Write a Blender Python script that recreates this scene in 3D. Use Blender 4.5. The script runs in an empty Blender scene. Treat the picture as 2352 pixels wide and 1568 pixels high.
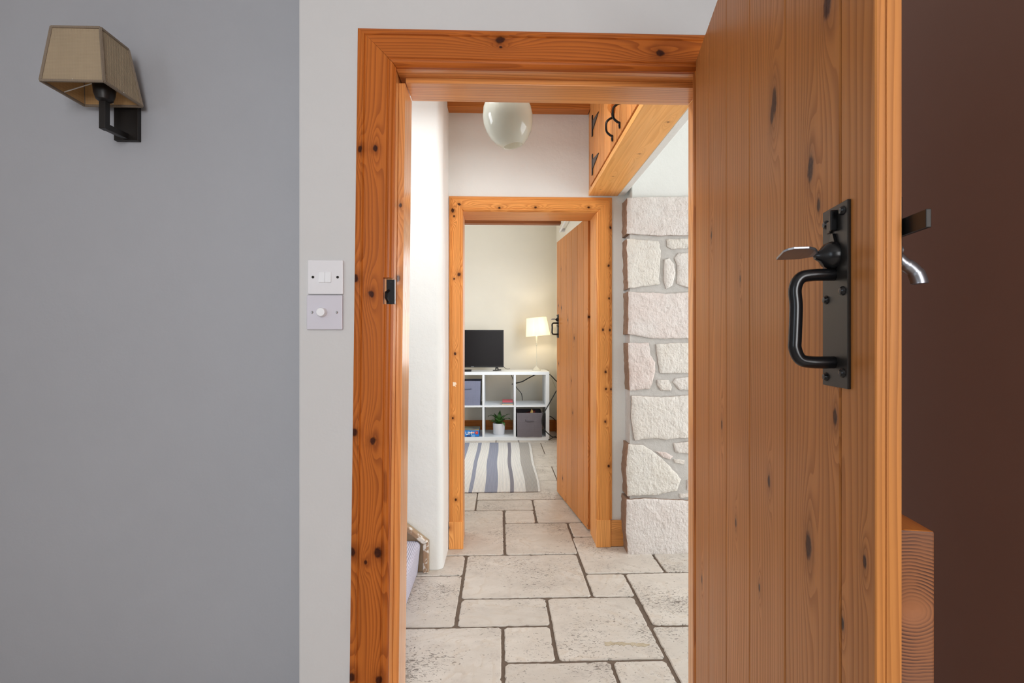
import bpy, bmesh, math, random
from mathutils import Vector, Matrix, noise
random.seed(7)
PI = math.pi
C = bpy.context.scene.collection
SC = bpy.context.scene

# ------------------------------------------------------------------ camera
CAM_H = 1.17
F_PX, D_PX = 1100.0, 36000.0            # focal length in pixels of the 2352 px wide frame; far vanishing point
YAW = math.atan(F_PX / D_PX)
CX, CY = 1149 + F_PX * math.tan(YAW), 786.0
cam_data = bpy.data.cameras.new('camera')
cam_data.sensor_width = 36.0
cam_data.lens = F_PX / 2352 * 36.0
cam_data.shift_x = -(CX - 1176) / 2352
cam_data.shift_y = (CY - 784) / 2352
cam_data.clip_start = 0.02
cam = bpy.data.objects.new('camera', cam_data)
C.objects.link(cam)
cam.location = (0, 0, CAM_H)
cam.rotation_euler = (PI / 2, 0, -YAW)
SC.camera = cam

# ------------------------------------------------------------------ world, lights, exposure
SC.view_settings.view_transform = 'Standard'
SC.view_settings.look = 'None'
SC.view_settings.exposure = 0.0
SC.view_settings.gamma = 1.0
SC.view_settings.use_curve_mapping = False
SC.cycles.use_denoising = True
SC.cycles.max_bounces = 7
SC.cycles.diffuse_bounces = 5
SC.cycles.glossy_bounces = 3
SC.cycles.use_adaptive_sampling = True
SC.cycles.adaptive_threshold = 0.04
SC.cycles.sample_clamp_indirect = 6.0
world = bpy.data.worlds.new('sky')
SC.world = world
world.use_nodes = True
wn = world.node_tree.nodes
wn['Background'].inputs[0].default_value = (0.75, 0.87, 1.0, 1)
wn['Background'].inputs[1].default_value = 1.0

def area(name, loc, rot, sx, sy, power, col):
    l = bpy.data.lights.new(name, 'AREA')
    l.shape = 'RECTANGLE'; l.size = sx; l.size_y = sy; l.energy = power; l.color = col
    o = bpy.data.objects.new(name, l); C.objects.link(o)
    o.location = loc; o.rotation_euler = rot
    return o
# daylight by the windows of the three rooms, plus two added fill lights
area('daylight_near_room', (0.30, -2.42, 1.60), (PI / 2, 0, 0), 1.05, 1.25, 56, (0.98, 0.98, 0.98))
area('daylight_near_west', (-1.98, -1.2, 1.55), (PI / 2, 0, -PI / 2), 1.0, 1.1, 8, (0.80, 0.90, 1.0))
area('daylight_hall', (3.32, 1.55, 1.13), (PI / 2, 0, PI / 2), 1.9, 2.0, 69, (0.96, 0.98, 1.0))
area('daylight_stairs', (-1.54, 1.92, 2.12), (PI / 2, 0, -PI / 2), 0.42, 0.66, 10, (0.88, 0.93, 1.0))
area('fill_hall_ceiling', (-0.25, 1.84, 2.60), (0, 0, 0), 0.9, 0.40, 13, (0.95, 0.98, 1.0))  # added light in the hall ceiling to brighten the far wall
area('daylight_far_room', (0.69, 4.75, 1.50), (PI / 2, 0, PI / 2), 0.95, 1.15, 30, (0.86, 0.93, 1.0))
area('fill_far_room_west', (-2.52, 4.6, 1.45), (PI / 2, 0, -PI / 2), 1.3, 1.3, 40, (1.0, 0.97, 0.92))  # added fill from the windowless side, brightens the inner door face

# ------------------------------------------------------------------ measuring helpers (pixel of the photograph -> point on a real plane)
_s, _c = math.sin(YAW), math.cos(YAW)
def ray(px, py=786.0):
    a = (px - CX) / F_PX
    return (_s + a * _c, _c - a * _s, (CY - py) / F_PX)
def onY(px, py, Y):
    r = ray(px, py); k = Y / r[1]
    return Vector((r[0] * k, Y, CAM_H + r[2] * k))
def onX(px, py, X):
    r = ray(px, py); k = X / r[0]
    return Vector((X, r[1] * k, CAM_H + r[2] * k))
def onZ(px, py, Z=0.0):
    r = ray(px, py); k = (Z - CAM_H) / r[2]
    return Vector((r[0] * k, r[1] * k, Z))

# ------------------------------------------------------------------ node helpers
def lin(r, g, b):
    f = lambda v: (v / 255 / 12.92) if v / 255 <= 0.04045 else ((v / 255 + 0.055) / 1.055) ** 2.4
    return (f(r), f(g), f(b), 1)

class NT:
    def __init__(s, name):
        s.m = bpy.data.materials.new(name); s.m.use_nodes = True
        s.t = s.m.node_tree; s.n = s.t.nodes; s.l = s.t.links
        s.b = s.n['Principled BSDF']
    def put(s, v, sock):
        if isinstance(v, Ex): s.l.new(v.s, sock)
        elif hasattr(v, 'is_output'): s.l.new(v, sock)
        else:
            if isinstance(v, (tuple, list)): sock.default_value = v[:len(sock.default_value)]
            elif hasattr(sock.default_value, '__len__'): sock.default_value = [v] * len(sock.default_value)
            else: sock.default_value = v
    def math(s, op, a, b=None, c=None, clamp=False):
        n = s.n.new('ShaderNodeMath'); n.operation = op; n.use_clamp = clamp
        s.put(a, n.inputs[0])
        if b is not None: s.put(b, n.inputs[1])
        if c is not None: s.put(c, n.inputs[2])
        return Ex(s, n.outputs[0])
    def obj(s):
        n = s.n.new('ShaderNodeTexCoord'); return n.outputs['Object']
    def sep(s, v):
        n = s.n.new('ShaderNodeSeparateXYZ'); s.l.new(v, n.inputs[0])
        return [Ex(s, n.outputs[i]) for i in range(3)]
    def comb(s, x, y, z):
        n = s.n.new('ShaderNodeCombineXYZ')
        for i, v in enumerate((x, y, z)): s.put(v, n.inputs[i])
        return n.outputs[0]
    def rnd(s):
        n = s.n.new('ShaderNodeObjectInfo'); return Ex(s, n.outputs['Random'])
    def noise(s, vec, scale=1, detail=2, rough=0.5, dist=0):
        n = s.n.new('ShaderNodeTexNoise'); s.l.new(vec, n.inputs['Vector'])
        n.inputs['Scale'].default_value = scale; n.inputs['Detail'].default_value = detail
        n.inputs['Roughness'].default_value = rough; n.inputs['Distortion'].default_value = dist
        return Ex(s, n.outputs['Fac'])
    def voro(s, vec, scale=1, dims='3D', feature='F1', rand=1.0):
        n = s.n.new('ShaderNodeTexVoronoi'); n.voronoi_dimensions = dims; n.feature = feature
        s.l.new(vec, n.inputs['Vector']); n.inputs['Scale'].default_value = scale
        n.inputs['Randomness'].default_value = rand
        return n
    def step(s, v, a, b):          # smooth 0..1 between a and b
        n = s.n.new('ShaderNodeMapRange'); n.interpolation_type = 'SMOOTHSTEP'
        s.put(v, n.inputs[0]); n.inputs[1].default_value = a; n.inputs[2].default_value = b
        return Ex(s, n.outputs[0])
    def mix(s, f, a, b, blend='MIX'):
        n = s.n.new('ShaderNodeMix'); n.data_type = 'RGBA'; n.blend_type = blend
        s.put(f, n.inputs[0]); s.put(a, n.inputs[6]); s.put(b, n.inputs[7])
        return n.outputs[2]
    def scale_col(s, col, f):
        n = s.n.new('ShaderNodeVectorMath'); n.operation = 'SCALE'
        s.put(col, n.inputs[0]); s.put(f, n.inputs['Scale'])
        return n.outputs[0]
    def bump(s, h, strength=0.3, dist=0.01):
        n = s.n.new('ShaderNodeBump'); n.inputs['Strength'].default_value = strength
        n.inputs['Distance'].default_value = dist
        s.put(h, n.inputs['Height']); s.l.new(n.outputs[0], s.b.inputs['Normal'])
    def base(s, col): s.put(col, s.b.inputs['Base Color'])
    def rough(s, v): s.put(v, s.b.inputs['Roughness'])

class Ex:
    def __init__(s, nt, sock): s.nt = nt; s.s = sock
    def __add__(a, b): return a.nt.math('ADD', a, b)
    def __sub__(a, b): return a.nt.math('SUBTRACT', a, b)
    def __mul__(a, b): return a.nt.math('MULTIPLY', a, b)
    def __truediv__(a, b): return a.nt.math('DIVIDE', a, b)
    def __pow__(a, b): return a.nt.math('POWER', a, b)
    def gauss(a): return a.nt.math('EXPONENT', (a * a) * -1.0)

# ------------------------------------------------------------------ materials
def plain(name, col, rough=0.6, metal=0.0, **kw):
    t = NT(name); t.base(col); t.rough(rough); t.b.inputs['Metallic'].default_value = metal
    for k, v in kw.items(): t.b.inputs[k.replace('_', ' ')].default_value = v
    return t.m

def painted_wall(name, col, mottled=0.04, bump=0.25, specks=True):
    t = NT(name); o = t.obj()
    big = t.noise(o, 1.6, 3, 0.6); mid = t.noise(o, 9, 4, 0.6); fine = t.noise(o, 160, 2)
    c = t.scale_col(col, (big - 0.5) * (mottled * 2) + ((mid - 0.5) * mottled) + 1.0)
    if specks:
        v = t.voro(o, 7); d = Ex(t, v.outputs['Distance'])
        sx = t.sep(v.outputs['Color'])[0]
        sp = t.math('MULTIPLY', t.math('LESS_THAN', d, 0.016), t.math('LESS_THAN', sx, 0.16))
        c = t.mix(sp * 0.65, c, lin(70, 62, 55))
    t.base(c); t.rough(0.62)
    t.bump(big * 1.0 + mid * 0.35 + fine * 0.03, bump, 0.02)
    return t.m

def pine(name, axis, light, dark, knots=(), rings=115.0, amp=5.0, dens=0.30, rough=0.36, contrast=0.75, rnd=True, worn=0.0, kv=0.62, coat=0.06, wf=0.6, spec=0.16):
    """Varnished pine: growth rings as contour lines that loop around knots."""
    t = NT(name); x, y, z = t.sep(t.obj())
    u, v, w = {'Z': (x, z, y), 'X': (z, x, y), 'Y': (x, y, z)}[axis]
    if rnd:
        r = t.rnd(); uo = u + r * 13.7; vo = v + r * 31.3
    else:
        r = None; uo = u; vo = v
    low = t.noise(t.comb(uo * 5.0, vo * 0.75, w * 5.0), 1, 1.0, 0.4) - 0.5
    warp = t.noise(t.comb(uo * 22.0, vo * 3.0, w * 22.0), 1, 2.0, 0.5) - 0.5
    g = uo * rings + w * (rings * wf) + low * (amp * 2) + warp * 1.1 + (t.noise(t.comb(uo * 30.0, vo * 0.5, w * 30.0), 1, 1.0, 0.5) - 0.5) * 2.6
    # scattered knots
    vec = t.comb(uo * 6.0, vo * 2.6, 0.0)
    vr = t.voro(vec, 1, '2D')
    px_, py_, _ = t.sep(vr.outputs['Position'])
    cr, cg, cb = t.sep(vr.outputs['Color'])
    on = t.math('LESS_THAN', cr, dens)
    du = (uo - px_ / 6.0); dv = (vo - py_ / 2.6)
    size = cg * 0.9 + 0.5
    de = t.math('SQRT', du * du + dv * dv * 0.07) / size
    dc = t.math('SQRT', du * du + dv * dv * kv) / size
    field = (de / 0.022).gauss() * on * 3.2
    kd = t.noise(t.comb(uo * 95, vo * 70, w * 95), 1, 2.0, 0.6) * 0.9 + 0.55
    dc = dc * kd
    core = (t.step(dc, 0.0088, 0.0048)) * on
    halo = (dc / 0.016).gauss() * on
    for (ku, kv2, kr) in knots:
        a = u - ku; b = v - kv2
        e2 = t.math('SQRT', a * a + b * b * 0.07)
        c2 = t.math('SQRT', a * a + b * b * kv) * kd
        field = field + (e2 / (kr * 2.3)).gauss() * 3.2
        core = t.math('MAXIMUM', core, t.step(c2, kr * 1.18, kr * 0.62))
        halo = t.math('MAXIMUM', halo, (c2 / (kr * 2.0)).gauss())
    g = g + field
    saw = t.math('FRACT', g)
    late = t.step(saw, 0.25, 0.93) - t.step(saw, 0.93, 1.0)
    var = t.noise(t.comb(uo * 14, vo * 1.2, w * 14), 1, 2)
    fib = t.noise(t.comb(uo * 420, vo * 9, w * 420), 1, 2)
    tone = t.noise(t.comb(uo * 9, vo * 0.8, w * 9), 3, 1)
    f = t.math('MULTIPLY', late, (var * 0.9 + 0.25) * contrast, clamp=True)
    col = t.mix(f, light, dark)
    mul = (fib - 0.5) * 0.22 + (tone - 0.5) * 0.34 + 1.0
    if r is not None:
        fr = t.math('FRACT', r * 37.7); mul = mul + (fr - 0.5) * 0.22
    col = t.scale_col(col, mul)
    dkh = tuple(c * 0.62 for c in dark[:3]) + (1,)
    col = t.mix(halo * 0.55, col, dkh)
    kn = t.noise(t.comb(uo * 160, vo * 160, w * 160), 1, 2)
    col = t.mix(t.math('MULTIPLY', core, kn * 0.4 + 0.72, clamp=True), col, lin(50, 17, 7))
    if worn:
        wr = t.noise(t.comb(uo * 60, vo * 4.0, w * 60), 1, 3, 0.6)
        col = t.mix(t.step(wr, 0.70, 0.76) * worn, col, lin(214, 170, 128))
    t.base(col)
    t.rough(late * 0.08 + (var - 0.5) * 0.15 + rough)
    t.bump(late * 0.25 + fib * 0.5 - core * 0.8, 0.22, 0.0015)
    t.b.inputs['Specular IOR Level'].default_value = spec
    t.b.inputs['Coat Weight'].default_value = coat
    t.b.inputs['Coat Roughness'].default_value = 0.2
    return t.m

def end_grain(name, cy, cz, light, dark):
    t = NT(name); x, y, z = t.sep(t.obj())
    a = y - cy; b = (z - cz)
    w1 = t.noise(t.obj(), 22, 2) - 0.5
    d = t.math('SQRT', a * a * 0.75 + b * b) + w1 * 0.006
    nz = t.noise(t.obj(), 40, 2)
    saw = t.math('FRACT', d * 330 + nz * 1.4)
    big = t.noise(t.obj(), 26, 3, 0.6)
    c = t.mix(t.math('MULTIPLY', t.step(saw, .2, .9), (t.step(big, .35, .60) * 0.6 + 0.4) * t.step(d, .004, .022), clamp=True), light, dark)
    c = t.mix(t.step(d, 0.035, 0.085) * 0.55, c, lin(112, 78, 62))
    t.base(t.scale_col(c, big * 0.5 + 0.75)); t.rough(0.6)
    t.bump(saw, 0.25, 0.001)
    return t.m

def travertine(name):
    t = NT(name); o = t.obj(); r = t.rnd(); x, y, z = t.sep(o)
    ox = x + r * 23.1; oy = y + r * 47.9
    v = t.comb(ox, oy, z)
    wv = t.noise(v, 2.3, 4, 0.55, 1.2)
    w2 = t.noise(t.comb(ox * 2.2, oy * 5.5, z), 1.6, 5, 0.62, 0.8)
    band = t.math('FRACT', wv * 9.0 + w2 * 1.0)
    vein = t.step(band, 0.5, 0.9) - t.step(band, 0.9, 1.0)
    c = t.mix(w2, lin(178, 169, 158), lin(222, 216, 206))
    c = t.mix(vein * t.step(w2, 0.35, 0.7) * 0.30, c, lin(176, 152, 122))
    cl = t.noise(v, 13, 5, 0.7)
    c = t.mix(t.step(cl, 0.5, 0.72) * 0.28, c, lin(150, 140, 134))
    reg = t.noise(v, 3.1, 2)
    pit = t.noise(t.comb(ox * 70, oy * 120, z), 1, 4, 0.62, 1.0)
    cav = t.noise(t.comb(ox * 22, oy * 46, z), 1, 5, 0.7, 1.6)
    p1 = t.step(pit + (reg - 0.5) * 0.42, 0.60, 0.66)
    p2 = t.step(cav + (reg - 0.5) * 0.42, 0.655, 0.69)
    p = t.math('MAXIMUM', p1 * 0.75, p2)
    c = t.mix(p * 0.82, c, lin(82, 72, 62))
    rr = t.math('FRACT', r * 91.3)
    t.base(t.scale_col(c, (rr - 0.5) * 0.10 + 1.0))
    t.rough(cl * 0.25 + 0.36)
    t.bump(cl * 0.5 - p * 1.6, 0.45, 0.004)
    return t.m

def limewashed_stone(name, side=False):
    t = NT(name); o = t.obj(); r = t.rnd(); x, y, z = t.sep(o)
    vec = t.comb(x + r * 11, y, z + r * 19)
    big = t.noise(vec, 6, 4, 0.6); mid = t.noise(vec, 26, 5, 0.65, 0.6); fine = t.noise(vec, 95, 4, 0.7)
    chip = t.voro(t.comb((x + r * 11) * 1.6, y, z), 46)
    chd = Ex(t, chip.outputs['Distance'])
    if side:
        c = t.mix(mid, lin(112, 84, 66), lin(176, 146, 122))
    else:
        rr = t.math('FRACT', r * 53.0)
        tint = t.mix(rr, lin(226, 219, 203), lin(226, 212, 208))
        tint2 = t.mix(t.step(rr, 0.7, 0.9), tint, lin(222, 198, 188))
        c = t.mix(big, tint2, lin(232, 230, 226))
        c = t.mix(t.step(fine * 0.55 + mid * 0.5, 0.56, 0.68) * 0.34, c, lin(168, 148, 134))
    t.base(c); t.rough(0.85)
    tool = t.noise(t.comb((x + r * 11) * 60, y * 30, (z + r * 5) * 22), 1, 3, 0.6, 0.8)
    t.bump(mid * 0.9 + fine * 0.35 + chd * 0.2 + tool * 0.45, 0.95, 0.014)
    return t.m

def mortar(name, col, col2):
    t = NT(name); o = t.obj()
    a = t.noise(o, 30, 4, 0.6); b = t.noise(o, 160, 3)
    t.base(t.mix(a, col, col2)); t.rough(0.9); t.bump(a + b * 0.4, 0.6, 0.006)
    return t.m

def cloth(name, col, scale=900, bump=0.3, var=0.12, rough=0.85, trans=0.0):
    t = NT(name); x, y, z = t.sep(t.obj())
    s1 = t.math('SINE', (x + y * 0.7) * scale); s2 = t.math('SINE', z * scale)
    n = t.noise(t.obj(), 18, 3); h = s1 + s2
    t.base(t.scale_col(col, (n - 0.5) * var * 2 + h * 0.02 + 1.0)); t.rough(rough)
    t.bump(h * 0.5 + n, bump, 0.001)
    return t.m

def ribbed_weave(name, col, line, freq, amount, kind='x'):
    t = NT(name); x, y, z = t.sep(t.obj())
    wob = t.noise(t.obj(), 7, 2)
    k = (x + wob * 0.004) if kind == 'x' else (z - x)
    s = t.math('SINE', k * freq) * 0.5 + 0.5
    q = t.math('SINE', y * (freq * 0.9)) * 0.5 + 0.5
    n = t.noise(t.obj(), 120, 2)
    f = t.step(s, 0.62, 0.95) * amount
    if kind != 'x': f = f * (q * 0.7 + 0.3)
    t.base(t.scale_col(t.mix(f, col, line), n * 0.3 + 0.85)); t.rough(0.95)
    t.bump(s * -0.6 + q * 0.3 + n * 0.4, 0.6, 0.004)
    return t.m

OR_L, OR_D = lin(202, 124, 58), lin(132, 62, 24)
M = {}
M['pineZ'] = pine('pine_frame_z', 'Z', OR_L, OR_D)
M['pineX'] = pine('pine_frame_x', 'X', OR_L, OR_D)
M['pineY'] = pine('pine_frame_y', 'Y', OR_L, OR_D)
M['lightZ'] = pine('pine_pale_z', 'Z', lin(226, 160, 92), lin(172, 96, 44), dens=0.35)  # paler pine, the wood's own tone
M['lightX'] = pine('pine_pale_x', 'X', lin(226, 160, 92), lin(172, 96, 44), dens=0.35)
M['lightY'] = pine('pine_pale_y', 'Y', lin(232, 170, 98), lin(196, 122, 58), dens=0.16, rings=60, contrast=0.5)
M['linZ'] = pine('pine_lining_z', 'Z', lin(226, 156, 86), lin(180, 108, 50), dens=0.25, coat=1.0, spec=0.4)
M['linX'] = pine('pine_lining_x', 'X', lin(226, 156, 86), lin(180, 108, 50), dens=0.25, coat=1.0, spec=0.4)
M['cupZ'] = pine('pine_cupboard', 'Z', lin(212, 144, 82), lin(158, 92, 48), dens=0.3)
M['doorZ2'] = pine('pine_far_door', 'Z', lin(206, 138, 74), lin(146, 84, 38), dens=0.5)
M['darkX'] = pine('pine_dark_beam', 'X', lin(136, 76, 38), lin(88, 42, 20))
M['wall_near'] = painted_wall('white_wall_paint', lin(206, 206, 206))
M['wall_left'] = painted_wall('grey_wall_paint', lin(172, 174, 180), mottled=0.05)
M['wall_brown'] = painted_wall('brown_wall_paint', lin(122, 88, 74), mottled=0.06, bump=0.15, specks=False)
M['wall_hall'] = painted_wall('hall_wall_paint', lin(226, 227, 223), mottled=0.03, bump=0.55, specks=False)
M['wall_far'] = painted_wall('cream_wall_paint', lin(224, 219, 206), mottled=0.03, specks=False)
M['ceil'] = plain('ceiling_white', lin(228, 226, 222), 0.8)
M['tile'] = travertine('travertine')
M['grout'] = mortar('dark_grout', lin(88, 74, 62), lin(118, 102, 88))
M['stone'] = limewashed_stone('limewashed_stone')
M['stone_side'] = limewashed_stone('brown_stone_side', True)  # browner tone for the side and back faces of each stone
M['mortar'] = mortar('pale_mortar', lin(178, 175, 170), lin(208, 205, 200))
M['iron'] = plain('black_iron', lin(22, 22, 24), 0.24, 0.2)
M['iron_plate'] = plain('black_lacquered_plate', lin(58, 56, 54), 0.38, 0.6)
M['steel'] = plain('worn_steel', lin(150, 152, 158), 0.35, 0.9)
M['bronze'] = plain('dark_bronze', lin(34, 30, 28), 0.42, 0.3)
M['plastic'] = plain('white_plastic', lin(226, 226, 230), 0.35)
M['plastic_b'] = plain('white_rocker_plastic', lin(236, 238, 242), 0.3)
M['chrome'] = plain('chrome_screw', lin(190, 190, 190), 0.25, 1.0)
M['hole'] = plain('dark_hole', lin(24, 22, 20), 0.8)
M['white'] = plain('white_laminate', lin(232, 236, 240), 0.35)
M['pot'] = plain('white_glazed_pot', lin(232, 232, 236), 0.4)
M['soil'] = plain('potting_soil', lin(58, 38, 28), 0.9)
M['cable'] = plain('black_rubber_cable', lin(26, 28, 28), 0.5)
M['cable_w'] = plain('pale_flex', lin(196, 190, 170), 0.5)
M['tv'] = plain('black_television_plastic', lin(20, 20, 22), 0.35)
M['screen'] = plain('dark_glass_screen', lin(34, 32, 33), 0.3, Specular_IOR_Level=0.15)
M['cream_metal'] = plain('cream_painted_metal', lin(206, 202, 186), 0.4)

# ------------------------------------------------------------------ mesh helpers
class MB:
    def __init__(s): s.v = []; s.f = []; s.m = []
    def add(s, vs, fs, mi=0):
        b = len(s.v); s.v += [tuple(p) for p in vs]
        for f in fs: s.f.append([b + i for i in f]); s.m.append(mi)
        return s
    def box(s, x0, x1, y0, y1, z0, z1, mi=0):
        x0, x1 = sorted((x0, x1)); y0, y1 = sorted((y0, y1)); z0, z1 = sorted((z0, z1))
        vs = [(x0,y0,z0),(x1,y0,z0),(x1,y1,z0),(x0,y1,z0),(x0,y0,z1),(x1,y0,z1),(x1,y1,z1),(x0,y1,z1)]
        return s.add(vs, [(3,2,1,0),(4,5,6,7),(0,1,5,4),(1,2,6,5),(2,3,7,6),(3,0,4,7)], mi)
    def tube(s, pts, r, n=8, mi=0, caps=True):
        pts = [Vector(p) for p in pts]; rings = []
        rr = r if isinstance(r, (list, tuple)) else [r] * len(pts)
        t0 = (pts[1] - pts[0]).normalized()
        ref = Vector((0, 0, 1)) if abs(t0.z) < 0.9 else Vector((1, 0, 0))
        nrm = t0.cross(ref).normalized()
        vs = []
        for i, p in enumerate(pts):
            a = pts[max(i - 1, 0)]; b = pts[min(i + 1, len(pts) - 1)]
            t = (b - a).normalized()
            nrm = (nrm - t * nrm.dot(t)).normalized(); bn = t.cross(nrm)
            for k in range(n):
                an = 2 * PI * k / n
                vs.append(p + (nrm * math.cos(an) + bn * math.sin(an)) * rr[i])
        fs = []
        for i in range(len(pts) - 1):
            for k in range(n):
                k2 = (k + 1) % n
                fs.append((i * n + k, i * n + k2, (i + 1) * n + k2, (i + 1) * n + k))
        if caps:
            fs.append(tuple(range(n - 1, -1, -1))); e = (len(pts) - 1) * n
            fs.append(tuple(range(e, e + n)))
        return s.add(vs, fs, mi)
    def lathe(s, prof, o=(0, 0, 0), n=24, mi=0, axis='Z', closed=False):
        vs = []; fs = []
        for (r, h) in prof:
            for k in range(n):
                a = 2 * PI * k / n; c, d = r * math.cos(a), r * math.sin(a)
                p = {'Z': (c, d, h), 'Y': (c, h, d), 'X': (h, c, d)}[axis]
                vs.append((o[0] + p[0], o[1] + p[1], o[2] + p[2]))
        m = len(prof)
        for i in range(m - 1):
            for k in range(n):
                k2 = (k + 1) % n
                fs.append((i * n + k, i * n + k2, (i + 1) * n + k2, (i + 1) * n + k))
        if not closed:
            if prof[0][0] > 1e-6: fs.append(tuple(range(n - 1, -1, -1)))
            if prof[-1][0] > 1e-6: fs.append(tuple(range((m - 1) * n, m * n)))
        return s.add(vs, fs, mi)
    def prism(s, poly, a, b, plane='XZ', mi=0):
        """extrude polygon (list of 2D) between a and b on the remaining axis"""
        def P(p, h): return {'XZ': (p[0], h, p[1]), 'XY': (p[0], p[1], h), 'YZ': (h, p[0], p[1])}[plane]
        n = len(poly)
        vs = [P(p, a) for p in poly] + [P(p, b) for p in poly]
        fs = [tuple(range(n)), tuple(range(2 * n - 1, n - 1, -1))]
        fs += [(i, (i + 1) % n, n + (i + 1) % n, n + i) for i in range(n)]
        return s.add(vs, fs, mi)
    def build(s, name, mats, parent=None, smooth=False, bevel=0.0, seg=2, recalc=True):
        me = bpy.data.meshes.new(name); me.from_pydata(s.v, [], s.f)
        if not isinstance(mats, (list, tuple)): mats = [mats]
        for m in mats: me.materials.append(m)
        me.polygons.foreach_set('material_index', s.m)
        if recalc:
            bm = bmesh.new(); bm.from_mesh(me); bmesh.ops.remove_doubles(bm, verts=bm.verts, dist=1e-6)
            bmesh.ops.recalc_face_normals(bm, faces=bm.faces); bm.to_mesh(me); bm.free()
        if smooth:
            me.polygons.foreach_set('use_smooth', [True] * len(me.polygons))
            try: me.set_sharp_from_angle(angle=math.radians(38))
            except Exception: pass
        me.update()
        o = bpy.data.objects.new(name, me); C.objects.link(o)
        if parent: o.parent = parent
        if bevel:
            b = o.modifiers.new('bevel', 'BEVEL'); b.width = bevel; b.segments = seg; b.limit_method = 'ANGLE'
            b.harden_normals = False
        return o

def tag(o, label, cat, group=None):
    o['label'] = label; o['category'] = cat
    if group: o['group'] = group
    return o
def empty(name, loc=(0, 0, 0), rz=0.0):
    o = bpy.data.objects.new(name, None); C.objects.link(o); o.empty_display_size = 0.05
    o.location = loc; o.rotation_euler = (0, 0, rz); return o
def struct(o, label, cat):
    o['kind'] = 'structure'; o['label'] = label; o['category'] = cat; return o
def shear_left(o, z_ref, k=0.0125):
    for v in o.data.vertices: v.co.x -= k * (z_ref - v.co.z)

def spline(pts, n=8):
    P = [Vector(p) for p in pts]; out = []
    for i in range(len(P) - 1):
        p0 = P[max(i - 1, 0)]; p1 = P[i]; p2 = P[i + 1]; p3 = P[min(i + 2, len(P) - 1)]
        for k in range(n):
            t = k / n
            out.append(0.5 * ((2 * p1) + (p2 - p0) * t + (2 * p0 - 5 * p1 + 4 * p2 - p3) * t * t + (3 * p1 - p0 - 3 * p2 + p3) * t ** 3))
    out.append(P[-1]); return out

# ================================================================== SETTING
YN, YNB = 1.18, 1.31          # near wall, room side / hall side
YF, YFB = 2.74, 2.97          # far wall of hall, hall side / far-room side
YB = 6.30                     # back wall of far room
XR_FAR = onY(1278, 600, YB).x
# --- openings
xs_l, xs_r = -0.240, 0.522    # between door stops, near door
xo_l, xo_r = -0.256, 0.538    # rebate faces
z_head1, z_stop1 = 1.842, 1.828
# near wall: left pier, head, right pier
w = MB().prism([(-0.49, 0), (xo_l - .030, 0), (xo_l - .030, z_head1 + .025), (xo_r + .025, z_head1 + .025), (xo_r + .025, 0), (0.88, 0), (0.88, 2.45), (-0.49, 2.45)], YN, YNB, 'XZ')
struct(w.build('wall_switch', M['wall_near'], bevel=0.004), 'white wall around the open doorway, with the light switches on it', 'wall')
w = MB().box(-2.15, -0.49, 1.45, 1.58, 0, 2.45).box(-0.52, -0.49, YNB - 0.001, 1.46, 0, 2.45)
struct(w.build('wall_left', M['wall_left']), 'plain grey wall with the small wall lamp', 'wall')
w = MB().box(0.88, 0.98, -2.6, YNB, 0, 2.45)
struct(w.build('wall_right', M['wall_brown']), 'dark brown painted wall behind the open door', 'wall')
w = MB().box(-2.15, -2.05, -2.6, -1.75, 0, 2.45).box(-2.15, -2.05, -0.65, 1.46, 0, 2.45).box(-2.15, -2.05, -1.75, -0.65, 0, .95).box(-2.15, -2.05, -1.75, -0.65, 2.15, 2.45)
struct(w.build('wall_west', M['wall_near']), 'white side wall of the near room', 'wall')
w = MB()
w.box(-2.15, -0.25, -2.6, -2.5, 0, 2.45).box(0.85, 0.98, -2.6, -2.5, 0, 2.45).box(-0.25, 0.85, -2.6, -2.5, 0, 0.95).box(-0.25, 0.85, -2.6, -2.5, 2.25, 2.45)
struct(w.build('wall_rear', M['wall_near']), 'white window wall of the near room', 'wall')
struct(MB().box(-2.2, 1.0, -2.65, 1.6, 2.45, 2.5).build('ceiling', M['ceil']), 'white ceiling of the near room', 'ceiling')

# hall walls
w = MB()
w.box(-0.31, -0.246, YF, YFB, 0, 2.62).box(-0.246, 0.58, YF, YFB, 1.945, 2.62).box(0.58, 0.74, YF, YFB, 0, 2.62)
o = w.build('wall_hall_far', M['wall_hall'])
struct(o, 'white hall wall above and beside the inner doorway', 'wall')
# stub wall with soft plastered corner
poly = []
R = 0.035
xc = -0.294
for k in range(7):
    a = PI / 2 * k / 6
    poly.append((xc - R + R * math.sin(a), 2.476 + R - R * math.cos(a)))
poly += [(xc, YFB), (-1.6, YFB), (-1.6, 2.476)]
vs = []; nz = 22
b = MB(); n = len(poly)
for i in range(nz + 1):
    z = 2.62 * i / nz
    for j, (px_, py_) in enumerate(poly):
        q = 0.005 * noise.noise(Vector((px_ * 4, py_ * 4, z * 2.2)))
        vs.append((px_ + (q if j < 8 else 0), py_ + (q if j < 7 else 0), z))
fs = [(i * n + j, i * n + (j + 1) % n, (i + 1) * n + (j + 1) % n, (i + 1) * n + j) for i in range(nz) for j in range(n)]
b.add(vs, fs)
struct(b.build('wall_stairs', M['wall_hall'], smooth=True), 'white rounded plaster wall between the stairs and the inner doorway', 'wall')
struct(MB().box(-1.7, -1.6, 1.61, 1.7, 0, 2.62).box(-1.7, -1.6, 2.4, YFB, 0, 2.62).box(-1.7, -1.6, 1.7, 2.4, 0, 1.77).box(-1.7, -1.6, 1.7, 2.4, 2.47, 2.62).build('wall_hall_left', M['wall_hall']), 'white wall at the upper end of the staircase', 'wall')
struct(MB().box(-1.7, -0.50, 1.58, 1.605, 0, 2.62).build('wall_hall_near', M['wall_hall']), 'white wall on the near side of the staircase', 'wall')
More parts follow.
